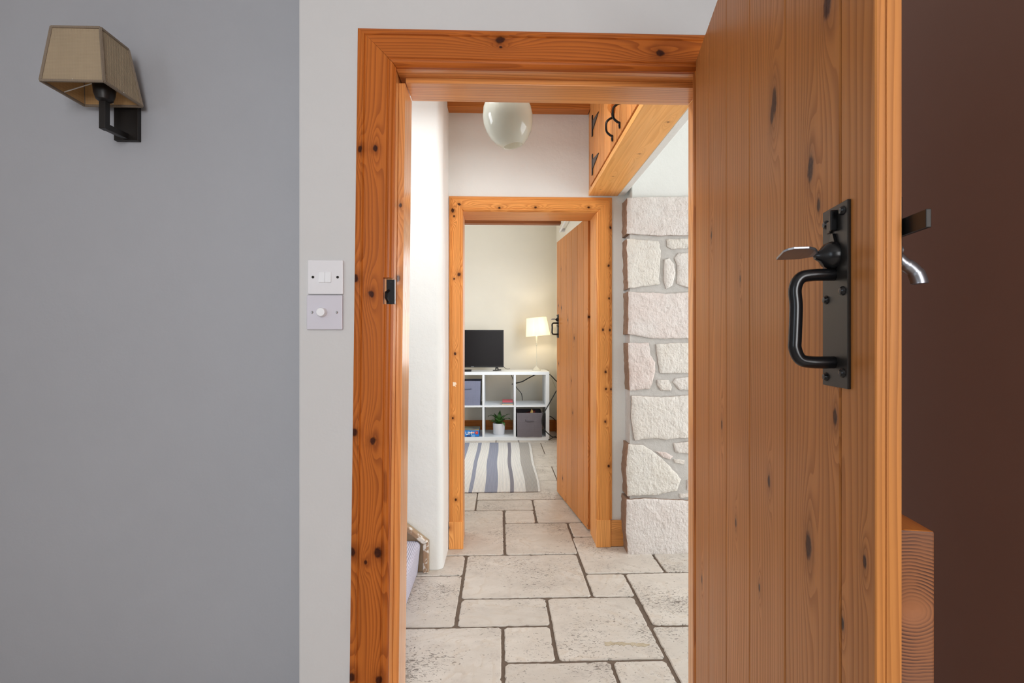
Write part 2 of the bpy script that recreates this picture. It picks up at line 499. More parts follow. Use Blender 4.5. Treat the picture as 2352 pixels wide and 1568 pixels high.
struct(MB().box(-0.52, 0.88, YNB - .002, YNB, 1.95, 2.62).box(.88, .98, YN, YNB, 2.45, 2.62).build('wall_hall_head', M['wall_hall']), 'white hall side of the wall above the near doorway', 'wall')
w = MB()
w.box(3.4, 3.5, 0.0, 0.6, 0, 2.62).box(3.4, 3.5, 2.5, YFB, 0, 2.62).box(3.4, 3.5, 0.6, 2.5, 0, 0.08).box(3.4, 3.5, 0.6, 2.5, 2.2, 2.62)
w.box(0.98, 3.4, -0.1, 0.0, 0, 2.62)
struct(w.build('wall_hall_right', M['wall_hall']), 'white window wall of the hall', 'wall')
w = MB().box(0.735, 3.4, 2.650, YFB, 1.975, 2.62).box(1.3, 3.4, 2.74, YFB, 0, 1.975)
vw = w.build('wall_above_stone', M['wall_hall'], bevel=0.004)
struct(vw, 'white plaster wall above the stone pier', 'wall')
struct(MB().box(-1.7, -.75, -0.1, YFB, 2.62, 2.67).box(.25, 3.5, -0.1, YFB, 2.62, 2.67).box(-.75, .25, -.1, 1.6, 2.62, 2.67).box(-.75, .25, 2.08, YFB, 2.62, 2.67).build('ceiling_hall', M['ceil']), 'white hall ceiling above the joists', 'ceiling')

# far room walls
struct(MB().box(-2.6, XR_FAR + 0.1, YB, YB + 0.1, 0, 2.7).build('wall_back', M['wall_far']), 'cream back wall of the far room behind the cube shelf', 'wall')
w = MB()
X0 = XR_FAR
w.box(X0, X0 + 0.1, YFB, 4.25, 0, 2.7).box(X0, X0 + 0.1, 5.25, YB, 0, 2.7).box(X0, X0 + 0.1, 4.25, 5.25, 0, 0.9).box(X0, X0 + 0.1, 4.25, 5.25, 2.1, 2.7)
struct(w.build('wall_far_right', M['wall_far']), 'cream side wall of the far room, above the inner door', 'wall')
w = MB().box(-2.7, -2.6, YFB, YB, 0, 2.7).box(-2.6, -0.31, YFB - 0.1, YFB, 0, 2.7)
struct(w.build('wall_far_left', M['wall_far']), 'cream wall on the hidden side of the far room', 'wall')
struct(MB().box(-2.7, X0 + 0.1, YFB, YB + 0.1, 2.7, 2.75).build('ceiling_far', M['ceil']), 'white ceiling of the far room', 'ceiling')

# ------------------------------------------------------------------ floor: travertine slabs in dark grout
fl = struct(MB().box(-2.7, 3.5, -2.6, 6.4, -0.06, -0.006).build('floor', M['grout']), 'pale travertine slab floor with dark grout joints', 'floor')
tiles = [(-.60,-.175,3.34,3.80),(-.175,.70,3.56,4.04),(-.172,.238,3.34,3.56),(.238,.70,3.10,3.56),(.028,.236,3.10,3.34),
 (-.58,.024,2.64,3.34),(.026,.435,2.64,3.10),(.437,.70,2.87,3.10),(.429,.842,2.412,2.87),(.842,1.25,2.412,2.87),
 (-.184,.425,2.193,2.64),(-.59,-.186,2.413,2.64),(-.59,-.186,1.976,2.413),(.425,.628,2.19,2.412),(.628,1.05,1.96,2.412),
 (-.182,.212,1.976,2.193),(.211,.617,1.752,2.19),(-.41,.010,1.53,1.976),(.011,.209,1.752,1.976),(.010,.408,1.53,1.752),
 (.408,.614,1.53,1.752),(.618,1.05,1.53,1.96),(-.41,.20,1.28,1.53),(.20,.62,1.28,1.53),(.62,1.05,1.28,1.53),
 (.10,.485,4.04,4.515),(.485,.76,4.04,4.515),(.30,.76,4.515,5.02),(-.30,.30,4.515,5.02),(-.52,.10,4.04,4.515),(-.60,-.175,3.80,4.04),
 (.47,.76,5.02,5.57),(.0,.47,5.02,5.57),(-.5,.0,5.02,5.57),(-.05,.22,5.57,5.72),(.22,.76,5.57,6.3),(-.55,-.05,5.57,5.80),(-.05,.22,5.72,6.3),(-.55,-.05,5.80,6.3),
 (1.25,1.9,2.41,2.87),(1.05,1.47,1.96,2.41),(1.47,1.9,1.96,2.41),(1.05,1.9,1.53,1.96),(1.05,1.9,1.28,1.53)]
def fill(x0, x1, y0, y1, s=0.43):
    nx = max(1, round((x1 - x0) / s)); ny = max(1, round((y1 - y0) / s)); r_ = []
    for i in range(nx):
        for j in range(ny):
            r_.append((x0 + (x1 - x0) * i / nx, x0 + (x1 - x0) * (i + 1) / nx, y0 + (y1 - y0) * j / ny, y0 + (y1 - y0) * (j + 1) / ny))
    return r_
tiles += fill(-2.6, -.60, 3.34, 6.3) + fill(-2.05, .88, -2.5, 1.28, 0.62) + fill(1.9, 3.4, .0, 2.87, .45) + fill(.98, 1.9, .0, 1.28, .45)
def slab(x0, x1, y0, y1, seed):
    near = y0 < 3.2 and y1 > 1.5 and x0 > -0.7
    g = 0.0052 if y0 < 3.2 else 0.0045
    step = 0.012 if near else 0.05
    rnd = random.Random(seed)
    a0, a1, b0, b1 = x0 + g, x1 - g, y0 + g, y1 - g
    cr = 0.012
    pts = []
    cor = [(a0 + cr, b0), (a1 - cr, b0), (a1, b0 + cr), (a1, b1 - cr), (a1 - cr, b1), (a0 + cr, b1), (a0, b1 - cr), (a0, b0 + cr)]
    cx_, cy_ = (a0 + a1) / 2, (b0 + b1) / 2
    for i in range(8):
        p = Vector(cor[i]); q = Vector(cor[(i + 1) % 8]); L = (q - p).length
        k = max(1, int(L / step))
        for j in range(k):
            t = p.lerp(q, j / k)
            chip = 0.0
            if near:
                nv = noise.noise(Vector((t.x * 38, t.y * 38, seed)))
                chip = max(0.0, nv) * 0.0045 + rnd.random() * 0.0012
                if rnd.random() < 0.05: chip += 0.004
            dx = math.copysign(min(chip, abs(t.x - cx_)), cx_ - t.x) if i in (1, 2, 5, 6) or True else 0
            onx = abs(t.x - a0) < 1e-4 or abs(t.x - a1) < 1e-4
            if onx: pts.append((t.x + (chip if t.x < cx_ else -chip), t.y))
            else: pts.append((t.x, t.y + (chip if t.y < cy_ else -chip)))
    m = MB(); n = len(pts)
    h = rnd.uniform(-0.0012, 0.0008)
    def sc(p, d): 
        v = Vector((cx_ - p[0], cy_ - p[1])); L = v.length; v = v / L * d
        return (p[0] + v.x, p[1] + v.y)
    vs = [(p[0], p[1], -0.02) for p in pts] + [(p[0], p[1], -0.003 + h) for p in pts] + [(*sc(p, 0.004), h) for p in pts]
    fs = []
    for r_ in range(2):
        fs += [(r_ * n + i, r_ * n + (i + 1) % n, (r_ + 1) * n + (i + 1) % n, (r_ + 1) * n + i) for i in range(n)]
    fs.append(tuple(range(2 * n, 3 * n)))
    m.add(vs, fs)
    return m.build('tile', M['tile'], fl)
for i, t in enumerate(tiles): slab(*t, i + 1)
rs = random.Random(5); tp_ = []; bt_ = []
for k in range(22):
    u_ = k / 21; a_ = onZ(1388 + 104 * u_, 1473 + 5 * u_ + rs.uniform(-1.5, 1.5), 0.0004); b_ = onZ(1389 + 103 * u_, 1481 + 2.5 * u_ + rs.uniform(-3.0, 2.0), 0.0004)
    tp_.append((a_.x, a_.y)); bt_.append((b_.x, b_.y))
mk_ = MB(); mk_.prism(tp_ + bt_[::-1], -0.001, 0.0011, 'XY')
mk_.build('adhesive_mark', mortar('tan_adhesive_residue', lin(150, 134, 104), lin(206, 194, 172)), fl)['label'] = 'tan strip of old adhesive on a slab'

# ------------------------------------------------------------------ stone pier
pier = struct(MB().box(0.720, 1.29, 2.641, YFB, 0, 1.975).build('wall_stone', M['mortar']), 'rough limewashed stone pier with grey mortar joints', 'wall')
def stone(pxs, quoin=False, seed=0, proud=0.0):
    yf = 2.632 - proud
    pts = [onY(a, b_, yf) for (a, b_) in pxs]
    P = [(p.x, p.z) for p in pts]
    out = []
    for i in range(len(P)):
        a = Vector(P[i]); b_ = Vector(P[(i + 1) % len(P)]); L = (b_ - a).length
        k = max(1, int(L / 0.016))
        for j in range(k):
            t = a.lerp(b_, j / k); nn = (b_ - a).normalized(); nr = Vector((nn.y, -nn.x))
            t = t + nr * (0.0042 * noise.noise(Vector((t.x * 45, t.y * 45, seed * 3.1))))
            out.append(t)
    n = len(out); cx_ = sum(p.x for p in out) / n; cz_ = sum(p.y for p in out) / n
    vs = []; fs = []
    def ring(k, y, rough):
        for p in out:
            x = cx_ + (p.x - cx_) * k; z = cz_ + (p.y - cz_) * k
            q = rough * (noise.noise(Vector((x * 22, z * 22, seed))) + 0.6 * noise.noise(Vector((x * 60, z * 60, seed + 9))))
            vs.append((x, y + q, z))
    back = YF if quoin else 2.67
    if quoin:
        for kk in (1.0, 0.7, 0.4): 
            base_i = len(vs); ring(1.0, yf + (back - yf) * kk, 0.003)
            for q in range(base_i, len(vs)):
                x, y, z = vs[q]; vs[q] = (x + 0.006 * noise.noise(Vector((y * 30, z * 25, seed))), y, z)
    else: ring(1.0, back, 0)
    ring(1.0, yf + 0.006, 0.002)
    nside = len(vs) // n - 1
    for k, y in ((0.975, yf + 0.002), (0.92, yf), (0.80, yf - 0.001), (0.62, yf - 0.002), (0.45, yf - 0.002), (0.25, yf - 0.002)): ring(k, y, 0.0045)
    R_ = len(vs) // n; mi = []
    m = MB()
    for r_ in range(R_ - 1):
        for i in range(n):
            fs.append((r_ * n + i, r_ * n + (i + 1) % n, (r_ + 1) * n + (i + 1) % n, (r_ + 1) * n + i))
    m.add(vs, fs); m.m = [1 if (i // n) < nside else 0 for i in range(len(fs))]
    m.add([], [])
    m.f.append(list(range((R_ - 1) * n, R_ * n))); m.m.append(0)
    m.f.append(list(range(n - 1, -1, -1))); m.m.append(1)
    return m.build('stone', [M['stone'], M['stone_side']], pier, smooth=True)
XE = 1668
stones = [
 ([(1441,453),(1509,451),(XE,450),(XE,540),(1506,540),(1440,536)], 1, .004),
 ([(1440,548),(1486,550),(1513,553),(1518,575),(1517,615),(1514,640),(1517,652),(1480,657),(1443,662)], 1, .0),
 ([(1531,549),(1585,547),(XE,546),(XE,569),(1543,571),(1532,566)], 0, .0),
 ([(1527,597),(1538,592),(1549,606),(1552,627),(1545,656),(1531,663),(1525,645),(1525,619)], 0, .0),
 ([(1559,581),(1600,579),(XE,579),(XE,664),(1590,664),(1572,658),(1555,651),(1556,610),(1550,593)], 0, .0),
 ([(1444,670),(1515,672),(1530,675),(1600,669),(XE,669),(XE,776),(1504,777),(1464,771),(1443,767)], 1, .003),
 ([(1443,788),(1491,787),(1495,815),(1506,832),(1504,862),(1493,893),(1447,897)], 1, .001),
 ([(1507,790),(1600,786),(XE,785),(XE,858),(1516,857),(1511,824)], 0, .001),
 ([(1510,872),(1537,872),(1544,889),(1542,897),(1518,897),(1510,884)], 0, .0),
 ([(1552,868),(1600,864),(XE,864),(XE,895),(1562,896),(1546,878)], 0, .0),
 ([(1451,909),(1520,912),(1600,907),(XE,907),(XE,1005),(1560,1006),(1530,1010),(1505,1006),(1458,1012),(1450,960)], 1, .004),
 ([(1444,1020),(1477,1022),(1495,1033),(1521,1053),(1556,1089),(1565,1101),(1556,1127),(1515,1136),(1442,1140),(1439,1069)], 1, .004),
 ([(1547,1018),(1600,1012),(XE,1012),(XE,1046),(1600,1045),(1551,1039)], 0, .0),
 ([(1505,1035),(1531,1039),(1547,1049),(1539,1056),(1523,1050)], 0, -.004),
 ([(1547,1054),(1574,1057),(1572,1067),(1551,1063)], 0, -.004),
 ([(1578,1103),(1600,1098),(XE,1096),(XE,1127),(1578,1126)], 0, -.002),
 ([(1560,1134),(1600,1131),(XE,1131),(XE,1142),(1562,1143)], 0, -.003),
 ([(1440,1148),(1480,1145),(1530,1148),(1600,1151),(XE,1152),(XE,1277),(1443,1277),(1438,1210)], 1, .010)]
for i, (p, q, pr) in enumerate(stones): stone(p, bool(q), i + 1, pr)

# ------------------------------------------------------------------ door casings (moulded architraves), linings and stops
PROF = [(0, 0), (0, .010), (.006, .0135), (.013, .0150), (.0155, .0200), (.0185, .0212), (.0205, .0185), (.0225, .0200), (.074, .0200), (.0765, .0172), (.0785, .0172),
        (.080, .0192), (.085, .0185), (.089, .0150), (.092, .0095), (.092, 0)]
def casing(name, kind, xL, xR, zt, z0, yw, mat, parent, width=0.092, notch=None, u_scale=1.0):
    """kind: left, right leg or head. xL/xR outer edges, zt outer top, yw wall plane (faces -Y)"""
    P = [(u * width / 0.092, d) for u, d in PROF]
    m = MB()
    def sec(point): return [point(u, d) for u, d in P]
    n = len(P)
    if kind == 'head':
        secs = [[(xL + u, yw - d, zt - u) for u, d in P], [(xR - u, yw - d, zt - u) for u, d in P]]
    else:
        sx = (lambda u: xL + u) if kind == 'left' else (lambda u: xR - u)
        cut = [(z0, P)]
        if notch:
            za, zb, un = notch
            Pn = [(min(u, un), (0.001 if u > un else d)) for u, d in P]
            cut += [(za, P), (za + 1e-4, Pn), (zb, Pn), (zb + 1e-4, P)]
        secs = [[(sx(u), yw - d, z) for u, d in PP] for z, PP in cut]
        secs.append([(sx(u), yw - d, zt - u) for u, d in P])
        if notch:
            Pc = [q for q in P if q[0] <= un] + [(un, .0200), (un, 0)]
            prisms = [([(sx(u), yw - d, z0) for u, d in P], [(sx(u), yw - d, za) for u, d in P]),
                      ([(sx(u), yw - d, za) for u, d in Pc], [(sx(u), yw - d, zb) for u, d in Pc]),
                      ([(sx(u), yw - d, zb) for u, d in P], [(sx(u), yw - d, zt - u) for u, d in P])]
            for A_, B_ in prisms:
                k = len(A_)
                m.add(A_ + B_, [(j, (j + 1) % k, k + (j + 1) % k, k + j) for j in range(k)] + [tuple(range(k)), tuple(range(k, 2 * k))])
            me_o = m.build(name, mat, parent, recalc=False)
            bm = bmesh.new(); bm.from_mesh(me_o.data); bmesh.ops.recalc_face_normals(bm, faces=bm.faces); bm.to_mesh(me_o.data); bm.free()
            return me_o
    vs = [p for s_ in secs for p in s_]
    fs = [(i * n + j, i * n + (j + 1) % n, (i + 1) * n + (j + 1) % n, (i + 1) * n + j) for i in range(len(secs) - 1) for j in range(n)]
    fs += [tuple(range(n)), tuple(range((len(secs) - 1) * n, len(secs) * n))]
    m.add(vs, fs)
    return m.build(name, mat, parent, smooth=False)

# near frame
t1 = empty('trim_1'); struct(t1, 'varnished knotty pine door frame around the near doorway', 'door frame')
xL, zt = -0.3445, 1.930
def kn(px, py, r, y=1.16): p = onY(px, py, y); return (p.x, p.z, r)
def knx(px, py, r, y=1.16): p = onY(px, py, y); return (p.z, p.x, r)
shk = [kn(862,341,.0062), kn(826,340,.0065), kn(853,675,.0070), kn(814,638,.0085), kn(856,1012,.0075), kn(812,994,.0085),
       kn(868,1270,.0105), kn(840,1291,.0042), kn(806,1270,.0085), kn(870,1562,.009), kn(805,1560,.009)]
m_leg = pine('pine_near_leg', 'Z', lin(190, 106, 42), lin(122, 52, 16), knots=shk, dens=0.0, rnd=False, rings=95, contrast=0.62)
m_head = pine('pine_near_head', 'X', lin(186, 102, 40), lin(118, 50, 16), knots=[knx(1149,92,.0095), knx(1516,122,.0085), knx(1150,108,.003)], dens=0.05, rnd=False, rings=100, amp=7, contrast=0.7)
KZ0, KZ1 = 1.262, 1.326
leg = casing('side_casing', 'left', xL, 0, zt, 0.0, YN, m_leg, t1, notch=(KZ0, KZ1, 0.071)); shear_left(leg, zt)
casing('side_casing', 'right', 0, 0.572, zt, 0.0, YN, M['pineZ'], t1)
casing('head_casing', 'head', xL, 0.572, zt, 0, YN, m_head, t1)
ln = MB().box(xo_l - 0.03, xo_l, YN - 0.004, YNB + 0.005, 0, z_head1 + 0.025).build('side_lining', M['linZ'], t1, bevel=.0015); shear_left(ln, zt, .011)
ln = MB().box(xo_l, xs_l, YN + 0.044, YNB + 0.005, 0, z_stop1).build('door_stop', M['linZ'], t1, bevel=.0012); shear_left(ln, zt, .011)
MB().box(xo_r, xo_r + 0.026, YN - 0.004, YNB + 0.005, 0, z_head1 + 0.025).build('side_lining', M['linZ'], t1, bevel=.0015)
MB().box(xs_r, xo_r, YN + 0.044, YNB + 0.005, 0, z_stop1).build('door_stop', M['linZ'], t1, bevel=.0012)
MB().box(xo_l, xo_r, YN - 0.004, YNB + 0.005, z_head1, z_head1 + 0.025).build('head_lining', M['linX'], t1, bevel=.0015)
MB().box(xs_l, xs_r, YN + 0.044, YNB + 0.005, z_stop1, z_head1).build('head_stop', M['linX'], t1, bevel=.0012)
# black latch keep let into the left leg
kx = -0.0125 * (zt - 1.29)
kp = MB().box(xL + .0775 + kx, xL + .097 + kx, YN - 0.013, YN - 0.001, KZ0 + .001, KZ1 - .004)
kp.tube([(xL + .081 + kx, YN - .013, 1.268), (xL + .0775 + kx, YN - .020, 1.278), (xL + .078 + kx, YN - .021, 1.290), (xL + .084 + kx, YN - .014, 1.296)], .0028, 6)
kp.lathe([(0, .0), (.0022, .0002), (.0022, .001)], (xL + .087 + kx, YN - .0142, 1.316), 8, axis='Y')
keep = kp.build('latch_keep', M['iron'], t1, smooth=True); keep['label'] = 'black iron keep plate let into the frame'

# far frame
t2 = empty('trim_2'); struct(t2, 'varnished pine door frame around the inner doorway', 'door frame')
fk = [kn(1054,630,.010,2.72), kn(1043,640,.005,2.72), kn(1045,812,.007,2.72), kn(1040,483,.010,2.72), kn(1043,496,.005,2.72), kn(1047,1147,.007,2.72), kn(1398,610,.006,2.72),
      kn(1402,522,.007,2.72), kn(1399,685,.006,2.72), kn(1385,757,.007,2.72), kn(1401,758,.007,2.72), kn(1391,854,.007,2.72), kn(1392,893,.006,2.72), kn(1404,894,.005,2.72), kn(1398,1070,.008,2.72), kn(1390,968,.006,2.72),kn(1040,960,.006,2.72)]
fkx = [knx(1147,477,.0065,2.72), knx(1230,476,.0065,2.72), knx(1352,476,.0065,2.72), knx(1054,469,.008,2.72)]
m_fleg = pine('pine_inner_leg', 'Z', lin(228, 156, 84), lin(170, 94, 40), knots=fk, dens=0.0, rnd=False, rings=120)
m_fhead = pine('pine_inner_head', 'X', lin(228, 156, 84), lin(170, 94, 40), knots=fkx, dens=0.0, rnd=False, rings=120)
fl_x, fr_x, f_zt, f_w = -0.290, 0.641, 2.000, 0.086
PZ = 0.155
casing('side_casing', 'left', fl_x, 0, f_zt, PZ, YF, m_fleg, t2, width=0.078)
casing('side_casing', 'right', 0, fr_x, f_zt, PZ, YF, m_fleg, t2, width=0.090)
casing('head_casing', 'head', fl_x, fr_x, f_zt, 0, YF, m_fhead, t2, width=0.084)
MB().box(fl_x, fl_x + .080, YF - .023, YF, 0, PZ).build('plinth_block', M['lightZ'], t2, bevel=.0015)
MB().box(fr_x - .092, fr_x - .010, YF - .023, YF, 0, PZ).build('plinth_block', M['lightZ'], t2, bevel=.0015)
fo_l, fo_r, fz = -0.216, 0.551, 1.914
MB().box(fo_l - .03, fo_l, YF - .006, YFB - .055, 0, fz + .03).build('side_lining', M['lightZ'], t2, bevel=.0015)
MB().box(fo_l - .03, fo_l - .012, YF - .002, YFB + .004, 0, fz + .03).build('door_rebate', M['lightZ'], t2)
MB().box(fo_r, fo_r + .03, YF - .006, YFB - .055, 0, fz + .03).build('side_lining', M['lightZ'], t2, bevel=.0015)
MB().box(fo_r + .012, fo_r + .03, YF - .002, YFB + .004, 0, fz + .03).build('door_rebate', M['pineZ'], t2)
MB().box(fo_l, fo_r, YF - .006, YFB - .055, fz, fz + .03).build('head_lining', M['lightX'], t2, bevel=.0015)
MB().box(fo_l, fo_r, YF - .002, YFB + .004, fz + .012, fz + .03).build('head_rebate', M['lightX'], t2)
pc = onY(1044, 882, 2.7195)
ch = MB().prism([(pc.x - .010, pc.z + .012), (pc.x + .008, pc.z + .010), (pc.x + .012, pc.z - .002), (pc.x + .004, pc.z - .004), (pc.x + .008, pc.z - .015), (pc.x - .002, pc.z - .010), (pc.x - .009, pc.z - .012)], 2.7188, 2.7202)
o = ch.build('paint_chip', plain('pale_chipped_wood', lin(246, 226, 200), .7), t2); o['label'] = 'small pale chipped patch'

# skirtings
def skirting(name, x0, x1, y0, y1, h, mat, label):
    m = MB().box(x0, x1, y0, y1, 0, h)
    return struct(m.build(name, mat, bevel=.006, seg=2), label, 'skirting board')
skirting('baseboard_hall', fr_x - .008, 0.712, YF - .018, YF, .150, M['lightX'], 'short pine skirting board between the inner door frame and the stone pier')
skirting('baseboard_far', -2.6, XR_FAR, YB - .02, YB, .150, M['pineX'], 'pine skirting board along the back wall of the far room')
skirting('baseboard_side', XR_FAR - .02, XR_FAR, YFB, YB - .02, .150, M['pineY'], 'pine skirting board along the side wall of the far room')

# windows outside the view letting daylight in; the hall rooflight is an addition
def window(name, x0, x1, y0, y1, z0, z1, label, axis):
    r_ = empty(name); struct(r_, label, 'window')
    f = MB(); g = 0.05
    if axis == 'Y':
        f.box(x0, x0+g, y0, y1, z0, z1).box(x1-g, x1, y0, y1, z0, z1).box(x0+g, x1-g, y0, y1, z0, z0+g).box(x0+g, x1-g, y0, y1, z1-g, z1).box((x0+x1)/2-.02, (x0+x1)/2+.02, y0, y1, z0+g, z1-g)
    else:
        f.box(x0, x1, y0, y0+g, z0, z1).box(x0, x1, y1-g, y1, z0, z1).box(x0, x1, y0+g, y1-g, z0, z0+g).box(x0, x1, y0+g, y1-g, z1-g, z1)
    f.build('window_frame', M['white'], r_)
window('window_1', -0.25, 0.85, -2.60, -2.55, 0.95, 2.25, 'white framed window of the near room', 'Y')
window('window_4', -2.15, -2.10, -1.75, -0.65, .95, 2.15, 'white framed side window of the near room', 'X')
window('window_added', -.75, .25, 1.6, 2.08, 2.62, 2.67, 'added white framed ceiling opening for the hall fill light', 'X')  # unseen opening, added to go with the hall ceiling fill
window('window_5', -1.70, -1.65, 1.7, 2.4, 1.77, 2.47, 'white framed window above the stairs', 'X')
window('window_2', 3.45, 3.5, 0.6, 2.5, 0.08, 2.2, 'white framed glazed doors lighting the hall', 'X')
window('window_3', X0 + .05, X0 + .1, 4.25, 5.25, 0.9, 2.1, 'white framed window of the far room beside the inner door', 'X')

# joists
def beam(name, x0, x1, y0, y1, z0, z1, label, mat):
    return struct(MB().box(x0, x1, y0, y1, z0, z1).build(name, mat, bevel=.004), label, 'beam')
beam('trim_3', -0.30, 0.505, 2.665, 2.742, 2.477, 2.62, 'pine ceiling joist above the inner doorway', M['pineX'])
beam('trim_4', -1.6, 0.505, 2.10, 2.175, 2.477, 2.62, 'pine ceiling joist across the middle of the hall', M['pineX'])
beam('trim_5', -1.6, 0.505, 1.50, 1.575, 2.477, 2.62, 'pine ceiling joist nearest the near doorway', M['pineX'])
bz = 2.505
beam('trim_6', -2.6, onY(1287, 520, 5.45).x, 5.38, 5.46, bz, 2.7, 'dark pine ceiling beam in the far room', M['darkX'])
beam('trim_7', -2.6, 0.73, 4.3, 4.38, bz, 2.7, 'second pine ceiling beam in the far room', M['darkX'])

# ================================================================== DOORS
Hp = onY(1598, 142, 1.165)
vp = ray(1370); L_ = math.hypot(vp[0], vp[1]); D1 = Vector((-vp[0] / L_, -vp[1] / L_))
def door_t(px, H, D, off=0.0):
    r_ = ray(px); hx = H.x - D.y * off; hy = H.y + D.x * off
    t = (hx * r_[1] - hy * r_[0]) / (D.y * r_[0] - D.x * r_[1]); k = (hy + D.y * t) / r_[1]
    return t, k
def door_off(px, H, D, t):
    r_ = ray(px); hx = H.x + D.x * t; hy = H.y + D.y * t
    # (hx - D.y o) r1 = (hy + D.x o) r0
    o_ = (hx * r_[1] - hy * r_[0]) / (D.y * r_[1] + D.x * r_[0]); k = (hy + D.x * o_) / r_[1]
    return o_, k
def zz(py, k): return CAM_H + (CY - py) / F_PX * k

def plank(t0, t1, z0, z1, th, m, mat, parent, name='plank'):
    g = 0.0022; b_ = MB(); v = 0.0035
    # board with V-grooved arrises on the visible face
    y0, y1 = 0.0, m * th
    a, c_ = t0 + g * 0.3, t1 - g * 0.3
    h = 0.0013
    poly = [(t0, y1), (t0, y0 + m * .008), (t0 + h, y0 + m * .008), (t0 + h, y0 + m * .0012), (t0 + h + .0014, y0), (t1 - h - .0014, y0), (t1 - h, y0 + m * .0012), (t1 - h, y0 + m * .008), (t1, y0 + m * .008), (t1, y1)]
    b_.prism(poly, z0, z1, 'XY')
    return b_.build(name, mat, parent)

def pull_latch(parent, t_c, z0, z1, wdt, m, d_off, hz0, hz1, zl, scale=1.0, detail=True):
    """Suffolk latch: plate with screws, D handle, thumb piece; visible face side is -m in local y"""
    s = -m
    pl = MB().box(t_c - wdt / 2, t_c + wdt / 2, 0, s * .0032, z0, z1).build('latch_plate', M['iron_plate'], parent, bevel=.0006)
    for tx in (-.017, .017):
        for zf in (0.93, 0.50, 0.06) if True else ():
            zc = z0 + (z1 - z0) * zf + (0.004 if tx > 0 else -0.002)
            MB().lathe([(0.0001, s * .0068), (.0030, s * .0062), (.0044, s * .0045), (.0047, s * .0031)], (t_c + tx, 0, zc), 12, axis='Y').build('screw', M['iron'], pl, smooth=True)
    r = .0062
    pts = [(t_c, s * .002, hz1), (t_c, s * (d_off - .016), hz1), (t_c, s * (d_off - .005), hz1 - .003), (t_c, s * d_off, hz1 - .014), (t_c, s * (d_off - .0010), (hz0 + hz1) / 2 + .012), (t_c, s * (d_off), (hz0 + hz1) / 2 - .02),
           (t_c, s * d_off, hz0 + .014), (t_c, s * (d_off - .005), hz0 + .003), (t_c, s * (d_off - .016), hz0), (t_c, s * .002, hz0)]
    MB().tube(spline(pts, 6), r, 12).build('pull_handle', M['iron'], parent, smooth=True)
    # boss and thumb piece
    b_ = MB()
    b_.lathe([(.0145, s * .003), (.0140, s * .008), (.0115, s * .013), (.0062, s * .017), (.0036, s * .0215)], (t_c, 0, zl), 18, axis='Y')
    b_.prism([(t_c - .007, zl + .010), (t_c + .007, zl + .010), (t_c + .002, zl + .022), (t_c - .002, zl + .022)], 0, s * .006, 'XZ')
    b_.build('latch_boss', M['iron'], parent, smooth=True)
    th = MB()
    P0 = s * .020
    prof = [(P0, .0030, .0022), (P0 + s * .005, .0100, .0014), (P0 + s * .012, .0135, .0012), (P0 + s * .026, .0140, .0012), (P0 + s * .031, .0125, .0012), (P0 + s * .0345, .0095, .0012)]
    vs = []; 
    for i, (y, hw, tk) in enumerate(prof):
        z = zl + .003 + 0.0010 * math.sin(i / 5 * PI) - 0.0002 * i
        q = hw * .22 * m
        vs += [(t_c - hw, y, z - tk - q), (t_c + hw, y, z - tk + q), (t_c + hw, y, z + tk + q), (t_c - hw, y, z + tk - q)]
    fs = [(i * 4 + j, i * 4 + (j + 1) % 4, (i + 1) * 4 + (j + 1) % 4, (i + 1) * 4 + j) for i in range(5) for j in range(4)] + [(0, 1, 2, 3), (20, 21, 22, 23)]
    th.add(vs, fs)
    o = th.build('thumb_piece', M['steel'], parent, bevel=.0004); o['label'] = 'worn steel thumb piece'
    if detail:
        MB().box(t_c - .0115, t_c - .0035, s * .003, s * .0060, zl + .024, zl + .036).box(t_c + .002, t_c + .0065, s * .003, s * .0095, zl + .024, zl + .045).build('plate_lug', M['iron'], parent, bevel=.001)

# ---- near door
d1 = empty('door_1', (Hp.x, Hp.y, 0), math.atan2(D1.y, D1.x))
struct(d1, 'open pine plank door with black iron pull handle and thumb latch', 'door')
js = [door_t(p, Hp, D1)[0] for p in (1598, 1628.5, 1668, 1722, 1803, 1930, 2013)]
DZ = Hp.z
def dk(px, py, r_):
    t, k = door_t(px, Hp, D1); return (t, zz(py, k), r_ * .78)
dkn = [dk(1778,235,.012), dk(1862,385,.010), dk(1857,1252,.010), dk(1766,1105,.006), dk(1935,1433,.004), dk(1658,975,.006), dk(1900,8,.011),
       dk(1773,265,.009), dk(1880,470,.005), dk(1634,540,.006), dk(1918,958,.006), dk(1700,640,.004), dk(1986,1290,.004), dk(1612,1330,.006), dk(1744,1350,.004), dk(1690,1200,.005)]
m_d1 = pine('pine_near_door', 'Z', lin(195, 129, 70), lin(140, 82, 40), knots=dkn, dens=0.05, rings=85, amp=4, contrast=0.6, wf=2.2, worn=0.35, rnd=False, kv=0.22)
TH = 0.0196
for i in range(6):
    plank(js[i], js[i + 1], 0.012, DZ, TH, 1, m_d1, d1)
# rear ledges
LT = 0.030
te, ke = door_t(2147, Hp, D1, TH + LT)
zl_top = zz(1221, ke)
cz = zz(1405, ke)
m_end = end_grain('pine_end_grain', TH + LT * 0.42, cz, lin(150, 94, 56), lin(70, 38, 24))
for (za, zb) in ((zl_top - .165, zl_top), (1.60, 1.765), (0.14, 0.305)):
    m = MB().box(0.05, te, TH, TH + LT, za, zb)
    m.m = [0, 0, 0, 1, 0, 0]
    m.build('ledge', [M['pineX'], m_end], d1, bevel=.0015)
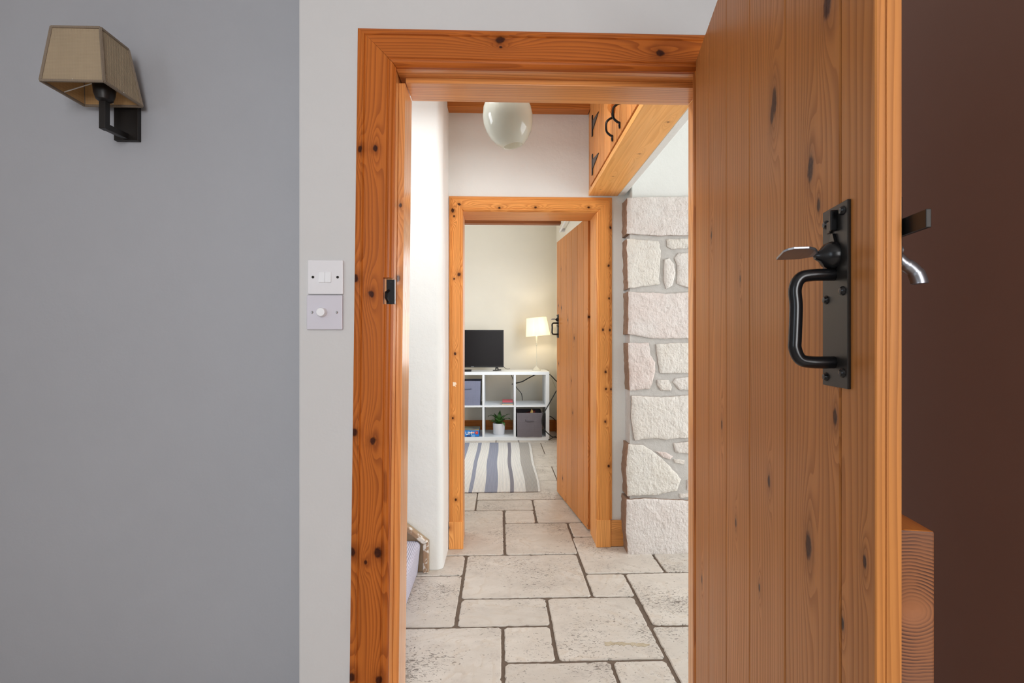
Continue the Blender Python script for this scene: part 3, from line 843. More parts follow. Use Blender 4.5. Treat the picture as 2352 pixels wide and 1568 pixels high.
# front latch
tcp = (door_t(1897, Hp, D1)[0] + door_t(1955, Hp, D1)[0]) / 2
wpl = door_t(1955, Hp, D1)[0] - door_t(1897, Hp, D1)[0]
offh, kh = door_off(1826, Hp, D1, tcp)
k0 = door_t(1926, Hp, D1)[1]
pull_latch(d1, tcp, 1.1250, 1.3078, wpl, 1, -offh, zz(832, k0), zz(630, k0) , zz(586, k0))
# rear latch: back plate, latch bar, lift lever
tb, kb = door_t(2132, Hp, D1, TH + .006)
MB().box(js[-1] - .045, js[-1] - .0035, TH, TH + .0028, zz(600, .40), zz(436, .40)).build('rear_plate', M['iron'], d1, bevel=.0006)
bz0, bz1 = zz(522, kb), zz(479, kb)
MB().box(0.60, tb, TH + .0045, TH + .0085, bz0, bz1).build('latch_bar', M['iron_plate'], d1, bevel=.0006)
MB().lathe([(0.0001, TH + .0085), (.004, TH + .0075), (.0048, TH + .0025)], (js[-1] - .014, 0, zz(561, .40)), 12, axis='Y').build('screw', M['steel'], d1, smooth=True)
tl = js[-1] - 0.012
pts = []
for (px, py) in ((2060, 590), (2078, 606), (2093, 616), (2105, 630), (2111, 645), (2112, 652)):
    o_, k_ = door_off(px, Hp, D1, tl); pts.append((tl, o_, zz(py, k_)))
MB().tube(spline(pts, 5), [.0050] * 6 + [.0058] * 8 + [.0064] * 11 + [.0050], 10).build('lift_lever', M['steel'], d1, smooth=True)['label'] = 'hammered steel lift lever'

# ---- far door
h2 = onZ(1352, 1222); e2 = onZ(1279, 1131); D2 = Vector((e2.x - h2.x, e2.y - h2.y)); W2 = D2.length; D2.normalize()
H2 = Vector((h2.x, h2.y, 0)) + Vector((D2.x, D2.y, 0)) * 0.0
d2 = empty('door_2', (H2.x, H2.y, 0), math.atan2(D2.y, D2.x))
struct(d2, 'open pine plank door of the inner doorway with small black pull handle', 'door')
js2 = [0.012] + [door_t(p, H2, D2)[0] for p in (1340, 1326.5, 1313, 1300.6, 1288)] + [W2]
for i in range(6):
    plank(js2[i], js2[i + 1], 0.012, 1.948, .022, -1, M['doorZ2'], d2)
for za in (0.18, 0.93, 1.62): MB().box(.03, W2 - .03, -.022, -.050, za, za + .15).build('ledge', M['pineX'], d2, bevel=.002)
kk = 3.66
pull_latch(d2, W2 - .038, 1.205, 1.385, .050, -1, .047, 1.232, 1.318, 1.345, detail=False)

# ================================================================== OVERHEAD CUPBOARD
cx0, cx1, cz0 = 0.511, 0.674, 2.011
cup = empty('overhead_cupboard', (cx0, 2.74, cz0))
tag(cup, 'pine overhead cupboard with black iron handles, under the hall ceiling beside the pendant light', 'cupboard')
def at(m):      # build mesh data in world numbers, then shift into the cupboard's frame
    m.v = [(v[0] - cx0, v[1] - 2.74, v[2] - cz0) for v in m.v]; return m
mb_k = [(.09 + 0, -1.05, .006)]
m_under = pine('pine_cupboard_underside', 'Y', lin(238, 176, 104), lin(206, 134, 66), knots=[(.13, -.93, .006), (.11, -.62, .006), (.06, -.33, .005), (.04,-.12,.004)], rings=42, amp=3, contrast=.42, dens=0, rnd=False, kv=3.0)
at(MB().box(cx0 - .004, cx1, YNB + .004, 2.738, cz0, cz0 + .028)).build('bottom_board', m_under, cup, bevel=.002)
at(MB().box(cx0 + .012, cx1 + .0, YNB + .004, 2.738, cz0 + .028, 2.615)).build('carcass', M['cupZ'], cup)
at(MB().box(cx0 - .002, cx0 + .012, 2.672, 2.738, cz0 + .028, 2.615)).build('stile', M['cupZ'], cup)
def cup_door(ya, yb, handle_y, hinge_y, dirn, label):
    d = at(MB().box(cx0 + .003, cx0 + .011, ya, yb, cz0 + .032, 2.58)).build('door', M['cupZ'], cup)
    n = 5
    for i in range(n):
        a = ya + (yb - ya) * i / n; b_ = ya + (yb - ya) * (i + 1) / n
        at(MB().box(cx0 - .008, cx0 + .003, a + .0015, b_ - .0015, cz0 + .034, 2.578)).build('plank', M['cupZ'], d, bevel=.002)
    x = cx0 - .008
    z0, z1 = 2.066, 2.204
    if handle_y:
        zt_, zb_ = 2.168, 2.092
        hm = MB()
        pts = [(x - .002, handle_y, z1), (x - .004, handle_y, z1 - .012), (x - .003, handle_y, zt_ + .004), (x - .016, handle_y, zt_ - .003), (x - .030, handle_y, (zt_ + zb_) / 2 + .018),
               (x - .030, handle_y, (zt_ + zb_) / 2 - .018), (x - .016, handle_y, zb_ + .003), (x - .003, handle_y, zb_ - .004), (x - .004, handle_y, z0 + .012), (x - .002, handle_y, z0)]
        hm.tube(spline(pts, 5), .0052, 8)
        at(hm).build('handle', M['iron'], d, smooth=True)
    if hinge_y:
        for zc in (2.345, 2.135):
            g = MB().box(x - .006, x, hinge_y - .010, hinge_y + .010, zc - .056, zc + .056)
            g.prism([(hinge_y - .010 * dirn, zc - .026), (hinge_y - .150 * dirn, zc - .004), (hinge_y - .165 * dirn, zc), (hinge_y - .150 * dirn, zc + .004), (hinge_y - .010 * dirn, zc + .026)], x - .004, x, 'YZ')
            at(g).build('strap_hinge', M['iron'], d, bevel=.001)
    d['label'] = label
    return d
yh1 = onX(1397, 300, cx0 - .03).y; yh2 = onX(1413, 270, cx0 - .03).y; yhg = onX(1360, 300, cx0 - .012).y
ymid = (yh1 + yh2) / 2
dl = cup_door(ymid + .003, 2.668, yh1, yhg, 1, 'door with two black strap hinges')
cup_door(1.66, ymid - .003, yh2, None, 1, 'door with the handle nearer the pendant')
cup_door(1.33, 1.654, None, None, 1, 'narrow end door')
# broken-looking turn catch between the doors
pc = onX(1405, 243, cx0 - .02)
tc = MB(); tc.prism([(pc.y - .030, pc.z + .034), (pc.y + .030, pc.z + .030), (pc.y + .050, pc.z + .012), (pc.y + .020, pc.z - .016), (pc.y - .014, pc.z - .040), (pc.y - .022, pc.z - .01)], cx0 - .030, cx0 - .008, 'YZ')
at(tc).build('turn_catch', M['pineY'], cup, bevel=.004)
# plaster return beside the cupboard
struct(MB().box(cx1 + .002, cx1 + .040, YNB + .004, 2.738, cz0 + .002, 2.615).build('trim_8', M['wall_hall'], bevel=.003), 'pale plaster edge running along the cupboard bottom', 'trim')

# ================================================================== STAIRS
st = empty('staircase', (-0.41, 1.65, 0))
tag(st, 'carpeted staircase rising beside the white hall wall', 'staircase')
m_carpet = ribbed_weave('ribbed_lilac_carpet', lin(206, 204, 218), lin(96, 92, 112), 640, 0.85, 'z')
gz, rise = 0.235, 0.160
for i in range(4):
    x1 = -gz * i; z1 = rise * (i + 1)
    R_ = 0.022
    poly = [(x1 - 0.010, rise * i)] + [(x1 - R_ + R_ * math.cos(a * PI / 12) + .004, z1 - R_ + R_ * math.sin(a * PI / 12)) for a in range(0, 7)] + [(x1 - gz - .02, z1), (x1 - gz - .02, rise * i)]
    m = MB().prism(poly, 0.0, 0.80, 'XZ')
    m.build('step', m_carpet, st, smooth=True)
wornw = NT('worn_white_woodwork'); n_ = wornw.noise(wornw.obj(), 30, 4, .65)
wornw.base(wornw.mix(wornw.step(n_, .48, .56), lin(164, 134, 106), lin(222, 216, 206))); wornw.rough(.6)
m_string = NT('aged_stringer_board'); n2_ = m_string.noise(m_string.obj(), 14, 3, .6)
m_string.base(m_string.mix(n2_, lin(140, 116, 88), lin(176, 156, 128))); m_string.rough(.6)
def SP(px, py): p = onY(px, py, 2.452); return (p.x + .41, p.z)
a0 = SP(985, 1243); a1 = (a0[0] - .95, a0[1] + .95 * .80)
m = MB().prism([(a0[0], 0), a0, a1, (a1[0], 0)], 0.806, 0.824, 'XZ')
m.build('stringer_board', m_string.m, st, bevel=.002)
def mold(p, q, w_, name):
    d = Vector((q[0] - p[0], q[1] - p[1])).normalized(); nrm = Vector((-d.y, d.x)) * w_
    mm = MB().prism([p, q, (q[0] + nrm.x, q[1] + nrm.y), (p[0] + nrm.x, p[1] + nrm.y)], 0.786, 0.808, 'XZ')
    return mm.build(name, wornw.m, st, bevel=.007, seg=3)
mold((a0[0] - .024, a0[1]), (a1[0] , a1[1] + .0), -.026, 'string_moulding') if False else None
dv = Vector((a1[0] - a0[0], a1[1] - a0[1])).normalized(); nv = Vector((dv.y, -dv.x))
if nv.y > 0: nv = -nv
w_ = .028
inner = (a0[0] - w_, a0[1] - 0.010)
mm = MB().prism([a0, a1, (a1[0] + nv.x * w_, a1[1] + nv.y * w_), inner], 0.784, 0.808, 'XZ'); mm.build('string_moulding', wornw.m, st, bevel=.006, seg=3)
mm = MB().prism([(a0[0], 0), a0, inner, (a0[0] - w_, 0)], 0.784, 0.808, 'XZ'); mm.build('string_moulding', wornw.m, st, bevel=.006, seg=3)

# ================================================================== NEAR-ROOM OBJECTS
# light switches
def face_plate(name, px0, px1, py0, py1, label, mat=None):
    a = onY(px0, py0, YN); b_ = onY(px1, py1, YN); cx_, cz_ = (a.x + b_.x) / 2, (a.z + b_.z) / 2
    r_ = empty(name, (cx_, YN, cz_)); tag(r_, label, 'switch')
    w2, h2_ = (b_.x - a.x) / 2, (a.z - b_.z) / 2
    MB().box(-w2, w2, -.0085, 0, -h2_, h2_).build('face_plate', mat or M['plastic'], r_, bevel=.0022, seg=3)
    return r_, w2, h2_
sw, w2, h2_ = face_plate('light_switch', 709.5, 790.5, 598, 676.5, 'white double rocker light switch, the upper of the two plates')
for k in (-1, 1):
    MB().prism([(-.0084, -.0135), (-.0118, -.0130), (-.0098, .0125), (-.0084, .0130)], -.0005 + (k - 1) * .0075 + .0002, -.0005 + (k + 1) * .0075 - .0002, 'YZ').build('rocker', M['plastic_b'], sw, bevel=.0006)
for s_ in (-1, 1):
    hh = MB().lathe([(.0001, -.0088), (.0033, -.0088), (.0033, -.0080)], (s_ * .0295, 0, 0), 14, axis='Y')
    hh.build('screw_hole', M['hole'], sw, smooth=True)
dm, w2, h2_ = face_plate('dimmer_switch', 707, 789, 678, 757, 'white dimmer switch with round knob, below the rocker switch', plain('lilac_white_plastic', lin(208, 206, 216), .35))
MB().lathe([(.0001, -.0245), (.0095, -.0240), (.0106, -.022), (.0110, -.0086)], (-.004, 0, 0), 28, axis='Y').build('knob', M['plastic_b'], dm, smooth=True)
for s_ in (-1, 1):
    MB().lathe([(.0001, -.0098), (.0022, -.0096), (.0032, -.0086)], (s_ * .0295, 0, 0), 14, axis='Y').build('screw', M['chrome'], dm, smooth=True)

# wall lamp
lx, lz = -1.118, 1.855
wl = empty('wall_lamp', (lx, 1.45, 1.80)); tag(wl, 'small wall lamp with square beige fabric shade on dark bracket', 'wall lamp')
def wp(p): return (p[0] - lx, p[1] - 1.45, p[2] - 1.80)
a = onY(270, 257, 1.45); b_ = onY(325, 327, 1.45)
MB().add([wp(v) for v in MB().box(a.x, b_.x, 1.436, 1.449, b_.z, 1.885).v], MB().box(0,1,0,1,0,1).f).build('wall_plate', M['bronze'], wl, bevel=.001)
e_ = onY(240, 289, 1.352)
arm = MB()
armp = [wp((a.x + .034, 1.440, 1.773)), wp((e_.x, 1.352, e_.z - .002)), wp((e_.x, 1.352, 1.835))]
def square_bar(m, p, q, hw, up=(0, 0, 1)):
    p = Vector(p); q = Vector(q); t = (q - p).normalized(); s1 = t.cross(Vector(up))
    if s1.length < .05: s1 = t.cross(Vector((0, 1, 0)))
    s1.normalize(); s2 = t.cross(s1)
    vs = [x_ + s1 * a_ * hw + s2 * b2 * hw for x_ in (p, q) for a_, b2 in ((-1, -1), (1, -1), (1, 1), (-1, 1))]
    m.add(vs, [(0, 1, 2, 3), (4, 5, 6, 7), (0, 1, 5, 4), (1, 2, 6, 5), (2, 3, 7, 6), (3, 0, 4, 7)])
square_bar(arm, armp[0], Vector(armp[1]) + Vector((0, -.008, 0)), .008)
square_bar(arm, Vector(armp[1]) + Vector((0, 0, -.008)), armp[2], .0085)
arm.build('bracket_arm', M['bronze'], wl, bevel=.0008)
cpx, cpy = e_.x - lx, 1.352 - 1.45
MB().lathe([(.0001, .030), (.010, .030), (.019, .036), (.024, .052), (.0275, .084), (.0270, .086), (.0001, .086)], (cpx, cpy, 0), 28).build('lamp_holder', M['bronze'], wl, smooth=True)
# shade
m_shade = cloth('beige_shade_linen', lin(168, 150, 124), 1600, .4, .10)
m_tape = cloth('shade_edge_tape', lin(134, 120, 104), 1200, .3, .05)
m_lin_in = cloth('shade_lining', lin(196, 158, 108), 900, .2, .12)
zb, ztp = 1.853, 2.000
B = [(-.081, 1.286), (.081, 1.286), (.081, 1.420), (-.081, 1.420)]
T_ = [(-.063, 1.297), (.063, 1.297), (.063, 1.392), (-.063, 1.392)]
bot = [Vector(wp((lx + x_, y_, zb))) for x_, y_ in B]; top = [Vector(wp((lx + x_, y_, ztp))) for x_, y_ in T_]
ctr = Vector(wp((lx, 1.35, (zb + ztp) / 2)))
sh = MB()
for i in range(4):
    j = (i + 1) % 4
    q = [bot[i], bot[j], top[j], top[i]]
    nrm = (q[1] - q[0]).cross(q[3] - q[0]).normalized()
    if nrm.dot(q[0] - ctr) < 0: nrm = -nrm
    inn = [p - nrm * .0015 for p in q]
    sh.add(q + inn, [(0, 1, 2, 3)], 0); sh.add(q + inn, [(7, 6, 5, 4)], 1)
shade = sh.build('lamp_shade', [m_shade, m_lin_in], wl, recalc=False)
tp = MB()
for i in range(4):
    j = (i + 1) % 4
    for p, q in ((bot[i], bot[j]), (top[i], top[j]), (bot[i], top[i])):
        c0 = (p + q) / 2
        # flat tape lying on each edge
        square_bar(tp, p, q, .0030)
tp.build('edge_tape', m_tape, shade, bevel=.0008)
ring = MB(); rz = 1.800 + .082 - 1.800
cr = (cpx, cpy, .083)
rp = [(cr[0] + .031 * math.cos(a_ * PI / 16), cr[1] + .031 * math.sin(a_ * PI / 16), cr[2]) for a_ in range(33)]
ring.tube(rp, .0018, 6)
for i in range(4):
    mid = (bot[i] + bot[(i + 1) % 4]) / 2
    dr = Vector((mid.x - cr[0], mid.y - cr[1], 0)).normalized()
    ring.tube([(cr[0] + dr.x * .031, cr[1] + dr.y * .031, cr[2]), (mid.x, mid.y, mid.z + .004)], .0014, 6)
ring.build('shade_carrier', plain('white_wire', lin(224, 222, 214), .4), wl, smooth=True)

# ================================================================== HALL PENDANT
gc = onY(1166, 268, 2.0)
pd = empty('pendant_light', (gc.x, 2.0, gc.z)); tag(pd, 'egg shaped white glass pendant shade hanging in the hall', 'pendant light')
t = NT('opal_glass')
t.base(lin(216, 216, 208)); t.rough(.06); t.b.inputs['Transmission Weight'].default_value = 0.0; t.b.inputs['IOR'].default_value = 1.45
t.b.inputs['Subsurface Weight'].default_value = 0.3; t.b.inputs['Subsurface Radius'].default_value = (.02, .02, .02); t.b.inputs['Coat Weight'].default_value = 1.0; t.b.inputs['Coat Roughness'].default_value = .02
nn = t.noise(t.obj(), 6, 2); t.bump(nn, .2, .01)
tr_ = t.n.new('ShaderNodeBsdfTranslucent'); tr_.inputs[0].default_value = lin(232, 230, 220)
mx_ = t.n.new('ShaderNodeMixShader'); mx_.inputs[0].default_value = .6
t.l.new(t.b.outputs[0], mx_.inputs[1]); t.l.new(tr_.outputs[0], mx_.inputs[2]); t.l.new(mx_.outputs[0], t.n['Material Output'].inputs[0])
opal = t.m
prof = [(.030, .118), (.052, .106), (.075, .084), (.093, .052), (.1025, .018), (.1035, -.010), (.098, -.042), (.086, -.074), (.066, -.101), (.046, -.119), (.041, -.122), (.038, -.119), (.046, -.108), (.062, -.094), (.081, -.070), (.093, -.04), (.098, -.01), (.097, .018), (.088, .050), (.070, .08), (.03, .112)]
g = MB().lathe(prof, (0, 0, 0), 48, closed=True).build('glass_shade', opal, pd, smooth=True)
g.rotation_euler = (math.radians(3), math.radians(-11), 0)
MB().lathe([(.0001, .150), (.018, .148), (.022, .120), (.031, .112), (.031, .104), (.0001, .104)], (-.018, 0, 0), 20).build('lamp_holder', M['cream_metal'], pd, smooth=True)
MB().tube([(-.020, 0, .148), (-.019, 0, 2.60 - gc.z)], .003, 6).build('cord', M['cable_w'], pd)
MB().lathe([(.0001, 2.62 - gc.z), (.045, 2.62 - gc.z), (.043, 2.597 - gc.z), (.0001, 2.595 - gc.z)], (-.019, 0, 0), 24).build('ceiling_rose', M['plastic'], pd, smooth=True)
MB().lathe([(.0001, -.035), (.020, -.028), (.029, -.008), (.028, .015), (.016, .045), (.013, .10)], (-.010, 0, 0), 20).build('bulb', plain('frosted_bulb', lin(236, 232, 220), .3), pd, smooth=True)

# ================================================================== FAR ROOM
SY0, SY1 = 5.712, 6.19
def sx(px): return onY(px, 900, SY0).x
def sz(py): return CAM_H - (py - CY) / F_PX * SY0
ZT = sz(853.7); th_o = .038; th_i = .022
xr1 = sx(1261.7); xr0 = sx(1253.7); xd2a, xd2b = sx(1180.4), sx(1184.8); xd1a, xd1b = sx(1107.8), sx(1112.6)
xl = xd1a - (xd2a - xd1b) - .022 - .04
xl1 = xd1a - (xd2a - xd1b) - .0
zm1, zm0 = sz(931), sz(935)
so = (xl, SY0, 0)
shf = empty('cube_shelf', so); tag(shf, 'white open cube shelf unit standing against the far cream wall', 'shelf unit')
def S(m): m.v = [(v[0] - so[0], v[1] - so[1], v[2]) for v in m.v]; return m
xl = xl1 - .04; 
S(MB().box(xl, xr1, SY0, SY1, ZT - th_o, ZT)).build('top_panel', M['white'], shf, bevel=.0015)
S(MB().box(xl, xr1, SY0, SY1, 0.0, .042)).build('bottom_panel', M['white'], shf, bevel=.0015)
S(MB().box(xr0, xr1, SY0, SY1, .042, ZT - th_o)).build('side_panel', M['white'], shf, bevel=.0015)
S(MB().box(xl, xl + .04, SY0, SY1, .042, ZT - th_o)).build('side_panel', M['white'], shf, bevel=.0015)
S(MB().box(xd2a, xd2b, SY0 + .002, SY1, .042, ZT - th_o)).build('divider', M['white'], shf, bevel=.001)
S(MB().box(xd1a, xd1b, SY0 + .002, SY1, .042, ZT - th_o)).build('divider', M['white'], shf, bevel=.001)
for (a_, b2) in ((xl + .04, xd1a), (xd1b, xd2a), (xd2b, xr0)):
    S(MB().box(a_, b2, SY0 + .002, SY1, zm0, zm1)).build('shelf', M['white'], shf, bevel=.001)
ZB = .042

# television
tvy = 5.93
pa = onY(1157, 757.5, tvy); pb = onY(1157, 843.5, tvy)
tw = 0.735
tvr = empty('television', (pa.x - tw / 2, tvy, ZT)); tag(tvr, 'black flat screen television standing on the white cube shelf', 'television')
hz0, hz1 = pb.z - ZT, pa.z - ZT
MB().box(-tw / 2, tw / 2, 0, .030, hz0, hz1).box(-tw / 4, tw / 4, .03, .06, hz0 + .03, hz1 - .15).build('casing', M['tv'], tvr, bevel=.003)
MB().box(-tw / 2 + .012, tw / 2 - .012, -.002, .001, hz0 + .020, hz1 - .012).build('screen', M['screen'], tvr)
MB().box(-.035, .0, -.003, .0, hz0 + .006, hz0 + .014).build('badge', plain('grey_badge', lin(120, 120, 122), .4), tvr)
for s_ in (-1, 1):
    f = MB(); xx = s_ * (tw / 2 - .085)
    f.prism([(xx - .016, hz0 + .002), (xx + .016, hz0 + .002), (xx + .024, .014), (xx + .010, .014), (xx, hz0 - .012), (xx - .010, .014), (xx - .024, .014)], .005, .018, 'XZ')
    f.prism([(xx - .050, -.050), (xx - .030, -.060), (xx + .055, .075), (xx + .035, .082)], .0005, .014, 'XY')
    f.build('foot', M['tv'], tvr, bevel=.002)
# set-top box left of the screen foot
bx = onY(1072, 848, 5.78)
o = MB().box(-.09, .055, -.05, .05, 0, .022).build('set_top_box', M['tv'], None, bevel=.003); o.location = (bx.x, 5.80, ZT)
tag(o, 'small dark box lying in front of the television on the cube shelf', 'media box')

# table lamp
ly = 5.95; lb = onY(1232.5, 850, ly)
tl_ = empty('table_lamp', (lb.x, ly, ZT)); tag(tl_, 'lit table lamp with cream drum shade and slim pale stem', 'table lamp')
MB().lathe([(.0001, 0), (.052, 0), (.053, .006), (.044, .020), (.026, .036), (.012, .050), (.007, .060), (.0001, .060)], (0, 0, 0), 24).build('base', M['cream_metal'], tl_, smooth=True)
MB().lathe([(.0001, .055), (.0055, .058), (.004, .075), (.0035, .30), (.006, .315), (.011, .322), (.006, .330), (.011, .345), (.006, .352), (.010, .372), (.012, .40), (.008, .43), (.0001, .43)], (0, 0, 0), 14).build('stem', M['cream_metal'], tl_, smooth=True)
ts = NT('lit_cream_shade'); o_ = ts.obj(); x, y, z = ts.sep(o_)
pl_ = ts.noise(ts.comb(x * 60, y * 60, z * 2), 1, 2)
ts.base(ts.scale_col(lin(242, 236, 220), pl_ * .3 + .85)); ts.rough(.8)
tr = ts.n.new('ShaderNodeBsdfTranslucent'); tr.inputs[0].default_value = lin(250, 244, 226)
mx = ts.n.new('ShaderNodeMixShader'); mx.inputs[0].default_value = .55
ts.l.new(ts.b.outputs[0], mx.inputs[1]); ts.l.new(tr.outputs[0], mx.inputs[2]); ts.l.new(mx.outputs[0], ts.n['Material Output'].inputs[0])
shp = MB().lathe([(.152, 0), (.124, .225), (.1225, .225), (.1505, 0)], (0, 0, 0), 40, closed=True)
so_ = shp.build('lamp_shade', ts.m, tl_, smooth=True)
so_.location = (.018, 0, onY(1235, 771, ly).z - ZT); so_.rotation_euler = (0, math.radians(-5), 0)
bl = MB().lathe([(.0001, .43), (.016, .435), (.026, .465), (.022, .490), (.0001, .505)], (0, 0, 0), 16).build('bulb', plain('lit_bulb', lin(255, 230, 180), .5, Emission_Color=(1, .8, .5, 1), Emission_Strength=14.0), tl_, smooth=True)
pt = bpy.data.lights.new('table_lamp_light', 'POINT'); pt.energy = 3.8; pt.color = (1.0, .86, .66); pt.shadow_soft_size = .03
po = bpy.data.objects.new('table_lamp_light', pt); C.objects.link(po); po.location = (lb.x, ly - .0, ZT + .53)

# storage bins
def bin_(name, xa, xb, ya, yb, z0, h, col, label, handle_z):
    cx_, cy_ = (xa + xb) / 2, ya
    r_ = empty(name, (cx_, ya, z0)); tag(r_, label, 'storage bin')
    mt = cloth(name + '_fabric', col, 700, .5, .10)
    w_ = (xb - xa) / 2; d_ = yb - ya
    vs = []; fs = []
    nz = 7; ns = 8
    def lp(sc, zf, inset):
        out = []
        c4 = [(-w_ + inset, inset), (w_ - inset, inset), (w_ - inset, d_ - inset), (-w_ + inset, d_ - inset)]
        for i in range(4):
            p, q = Vector(c4[i]), Vector(c4[(i + 1) % 4])
            for k in range(ns):
                t_ = k / ns; v = p.lerp(q, t_)
                bul = math.sin(t_ * PI) * math.sin(zf * PI) * .006
                nr = Vector((q.y - p.y, -(q.x - p.x))).normalized()
                v = v + nr * bul; v = Vector((v.x * (0.955 + 0.045 * zf), v.y))
                out.append((v.x, v.y, zf * h + .003 * noise.noise(Vector((v.x * 14, v.y * 14, zf * 3)))))
        return out
    rings = [lp(1, i / nz, 0) for i in range(nz + 1)] + [lp(1, 1 - i / nz * .8, .005) for i in range(nz + 1)]
    n = ns * 4
    for r2 in rings: vs += r2
    fs = [(i * n + j, i * n + (j + 1) % n, (i + 1) * n + (j + 1) % n, (i + 1) * n + j) for i in range(len(rings) - 1) for j in range(n)]
    fs += [tuple(range(n)), tuple(range((len(rings) - 1) * n, len(rings) * n))]
    MB().add(vs, fs).build('fabric_body', mt, r_, smooth=True)
    hd = MB().tube(spline([(-.05, -.004, handle_z + .02), (-.045, -.008, handle_z), (0, -.010, handle_z - .003), (.05, -.007, handle_z - .001)], 5), .0045, 6)
    hd.build('handle', plain(name + '_webbing', tuple(c * .55 for c in col[:3]) + (1,), .9), r_, smooth=True)
    return r_
xa, xb = onY(1187, 950, 5.70).x, onY(1246, 950, 5.70).x
bin_('fabric_bin', xa, xb, 5.700, 6.05, ZB + .0, sz(948) - ZB, lin(112, 106, 112), 'dark grey fabric bin with toys, lower cell of the cube shelf', .19)
o = MB().prism([(-.07, -.0), (.05, .0), (.055, .045), (-.05, .012)], -.09, .02, 'XZ').build('folder', plain('dark_red_card', lin(150, 62, 62), .6)); o.location = ((xa + xb) / 2 + .02, 5.90, sz(948) + .012)
tag(o, 'dark red folder sticking out of the dark grey bin', 'folder')
o.location.z = sz(948) - .035
bm_ = MB(); bm_.prism([(-.02, 0), (.02, 0), (.015, .05), (.0, .075), (-.014, .045)], -.01, .01, 'XZ')
o = bm_.build('toy_block', plain('pale_yellow_card', lin(222, 190, 120), .6), bevel=.003); o.location = ((xa + xb) / 2 + .03, 5.78, sz(948) - .035)
tag(o, 'pale yellow toy piece sticking out of the dark grey bin', 'toy')
xa, xb = xl + .05, onY(1104, 900, SY0 + .02).x
bin_('fabric_bin', xa, xb, SY0 + .02, 6.06, zm1 + .0, sz(873) - zm1 - .01, lin(124, 128, 150), 'blue grey fabric bin in the upper cell under the television', .20)

# plant
pp = onY(1146, 1001, 5.90)
pr = empty('potted_plant', (pp.x, 5.90, ZB)); tag(pr, 'small green leafy plant in white pot on the cube shelf', 'plant')
MB().lathe([(.0001, 0), (.064, 0), (.070, .008), (.0745, .132), (.0745, .136), (.070, .136), (.069, .118), (.0001, .118)], (0, 0, 0), 32).build('pot', M['pot'], pr, smooth=True)
MB().lathe([(.0001, .124), (.069, .119)], (0, 0, 0), 20).build('soil', M['soil'], pr)
tlf = NT('glossy_green_leaf'); nf = tlf.noise(tlf.obj(), 20, 3); tlf.base(tlf.mix(nf, lin(34, 78, 34), lin(92, 138, 62))); tlf.rough(.3)
rl = random.Random(3)
def leaf(az, length, lift, curl, wd):
    n = 8; vs = []
    for i in range(n + 1):
        t_ = i / n
        el = lift - curl * t_ * t_
        if i == 0: p = Vector((0.012 * math.cos(az), 0.012 * math.sin(az), .122)); 
        else: p = p + Vector((math.cos(az) * math.cos(el), math.sin(az) * math.cos(el), math.sin(el))) * length / n
        w_ = 1.45 * wd * (math.sin(PI * (t_ ** .75)) * .9 + .12 * (1 - t_))
        sdv = Vector((-math.sin(az), math.cos(az), 0)) * w_
        wv = .006 * math.sin(t_ * 14)
        vs += [p - sdv + Vector((0, 0, wv + .3 * w_)), p, p + sdv + Vector((0, 0, -wv + .3 * w_))]
    fs = [(i * 3 + j, i * 3 + j + 1, i * 3 + j + 4, i * 3 + j + 3) for i in range(n) for j in (0, 1)]
    b2 = MB().add(vs, fs).build('leaf', tlf.m, pr, smooth=True)
    sol = b2.modifiers.new('thick', 'SOLIDIFY'); sol.thickness = .0015
for a_, ln_, lf, cu, wd in ((2.9, .19, 1.35, 1.9, .014), (3.5, .13, .8, 1.0, .020), (-2.2, .12, 1.1, .8, .022), (-1.6, .16, 1.3, .5, .022), (1.3, .17, 1.45, .4, .02), (-.4, .19, 1.15, .9, .024), (.2, .19, .95, 1.9, .012),
                            (-.9, .13, .75, 2.3, .018), (-1.2, .11, 1.0, 1.0, .02), (2.2, .15, 1.2, .7, .02), (.8, .15, 1.1, 1.0, .018), (-2.8, .11, .9, 1.4, .018), (3.0, .10, .6, .9, .016)):
    leaf(a_, ln_, lf, cu, wd)

# books lying flat in the middle cell
bxa = onY(1153, 925, SY0 + .03).x; bxb = xd2a - .006
cols = [(lin(216, 196, 168), 'cream thin book at the bottom of the small flat pile'), (lin(138, 146, 150), 'grey thin book in the middle of the small flat pile'), (lin(208, 92, 104), 'pink thin book on top of the small flat pile')]
zz_ = zm1
for i, (cc, lb_) in enumerate(cols):
    h_ = .016; inset = .003 * i
    r_ = empty('book', ((bxa + bxb) / 2, SY0 + .03, zz_)); tag(r_, lb_, 'book', 'books lying flat in the middle cell')
    w_ = (bxb - bxa) / 2 - inset
    MB().box(-w_ + .002, w_ - .002, .003, .19, .002, h_ - .002).build('pages', plain('page_block_%d' % i, lin(226, 220, 206), .8), r_)
    MB().box(-w_, w_, 0, .002, 0, h_).box(-w_, w_, 0, .195, 0, .0018).box(-w_, w_, 0, .195, h_ - .0018, h_).build('cover', plain('book_cover_%d' % i, cc, .5), r_)
    zz_ += h_ + .0003

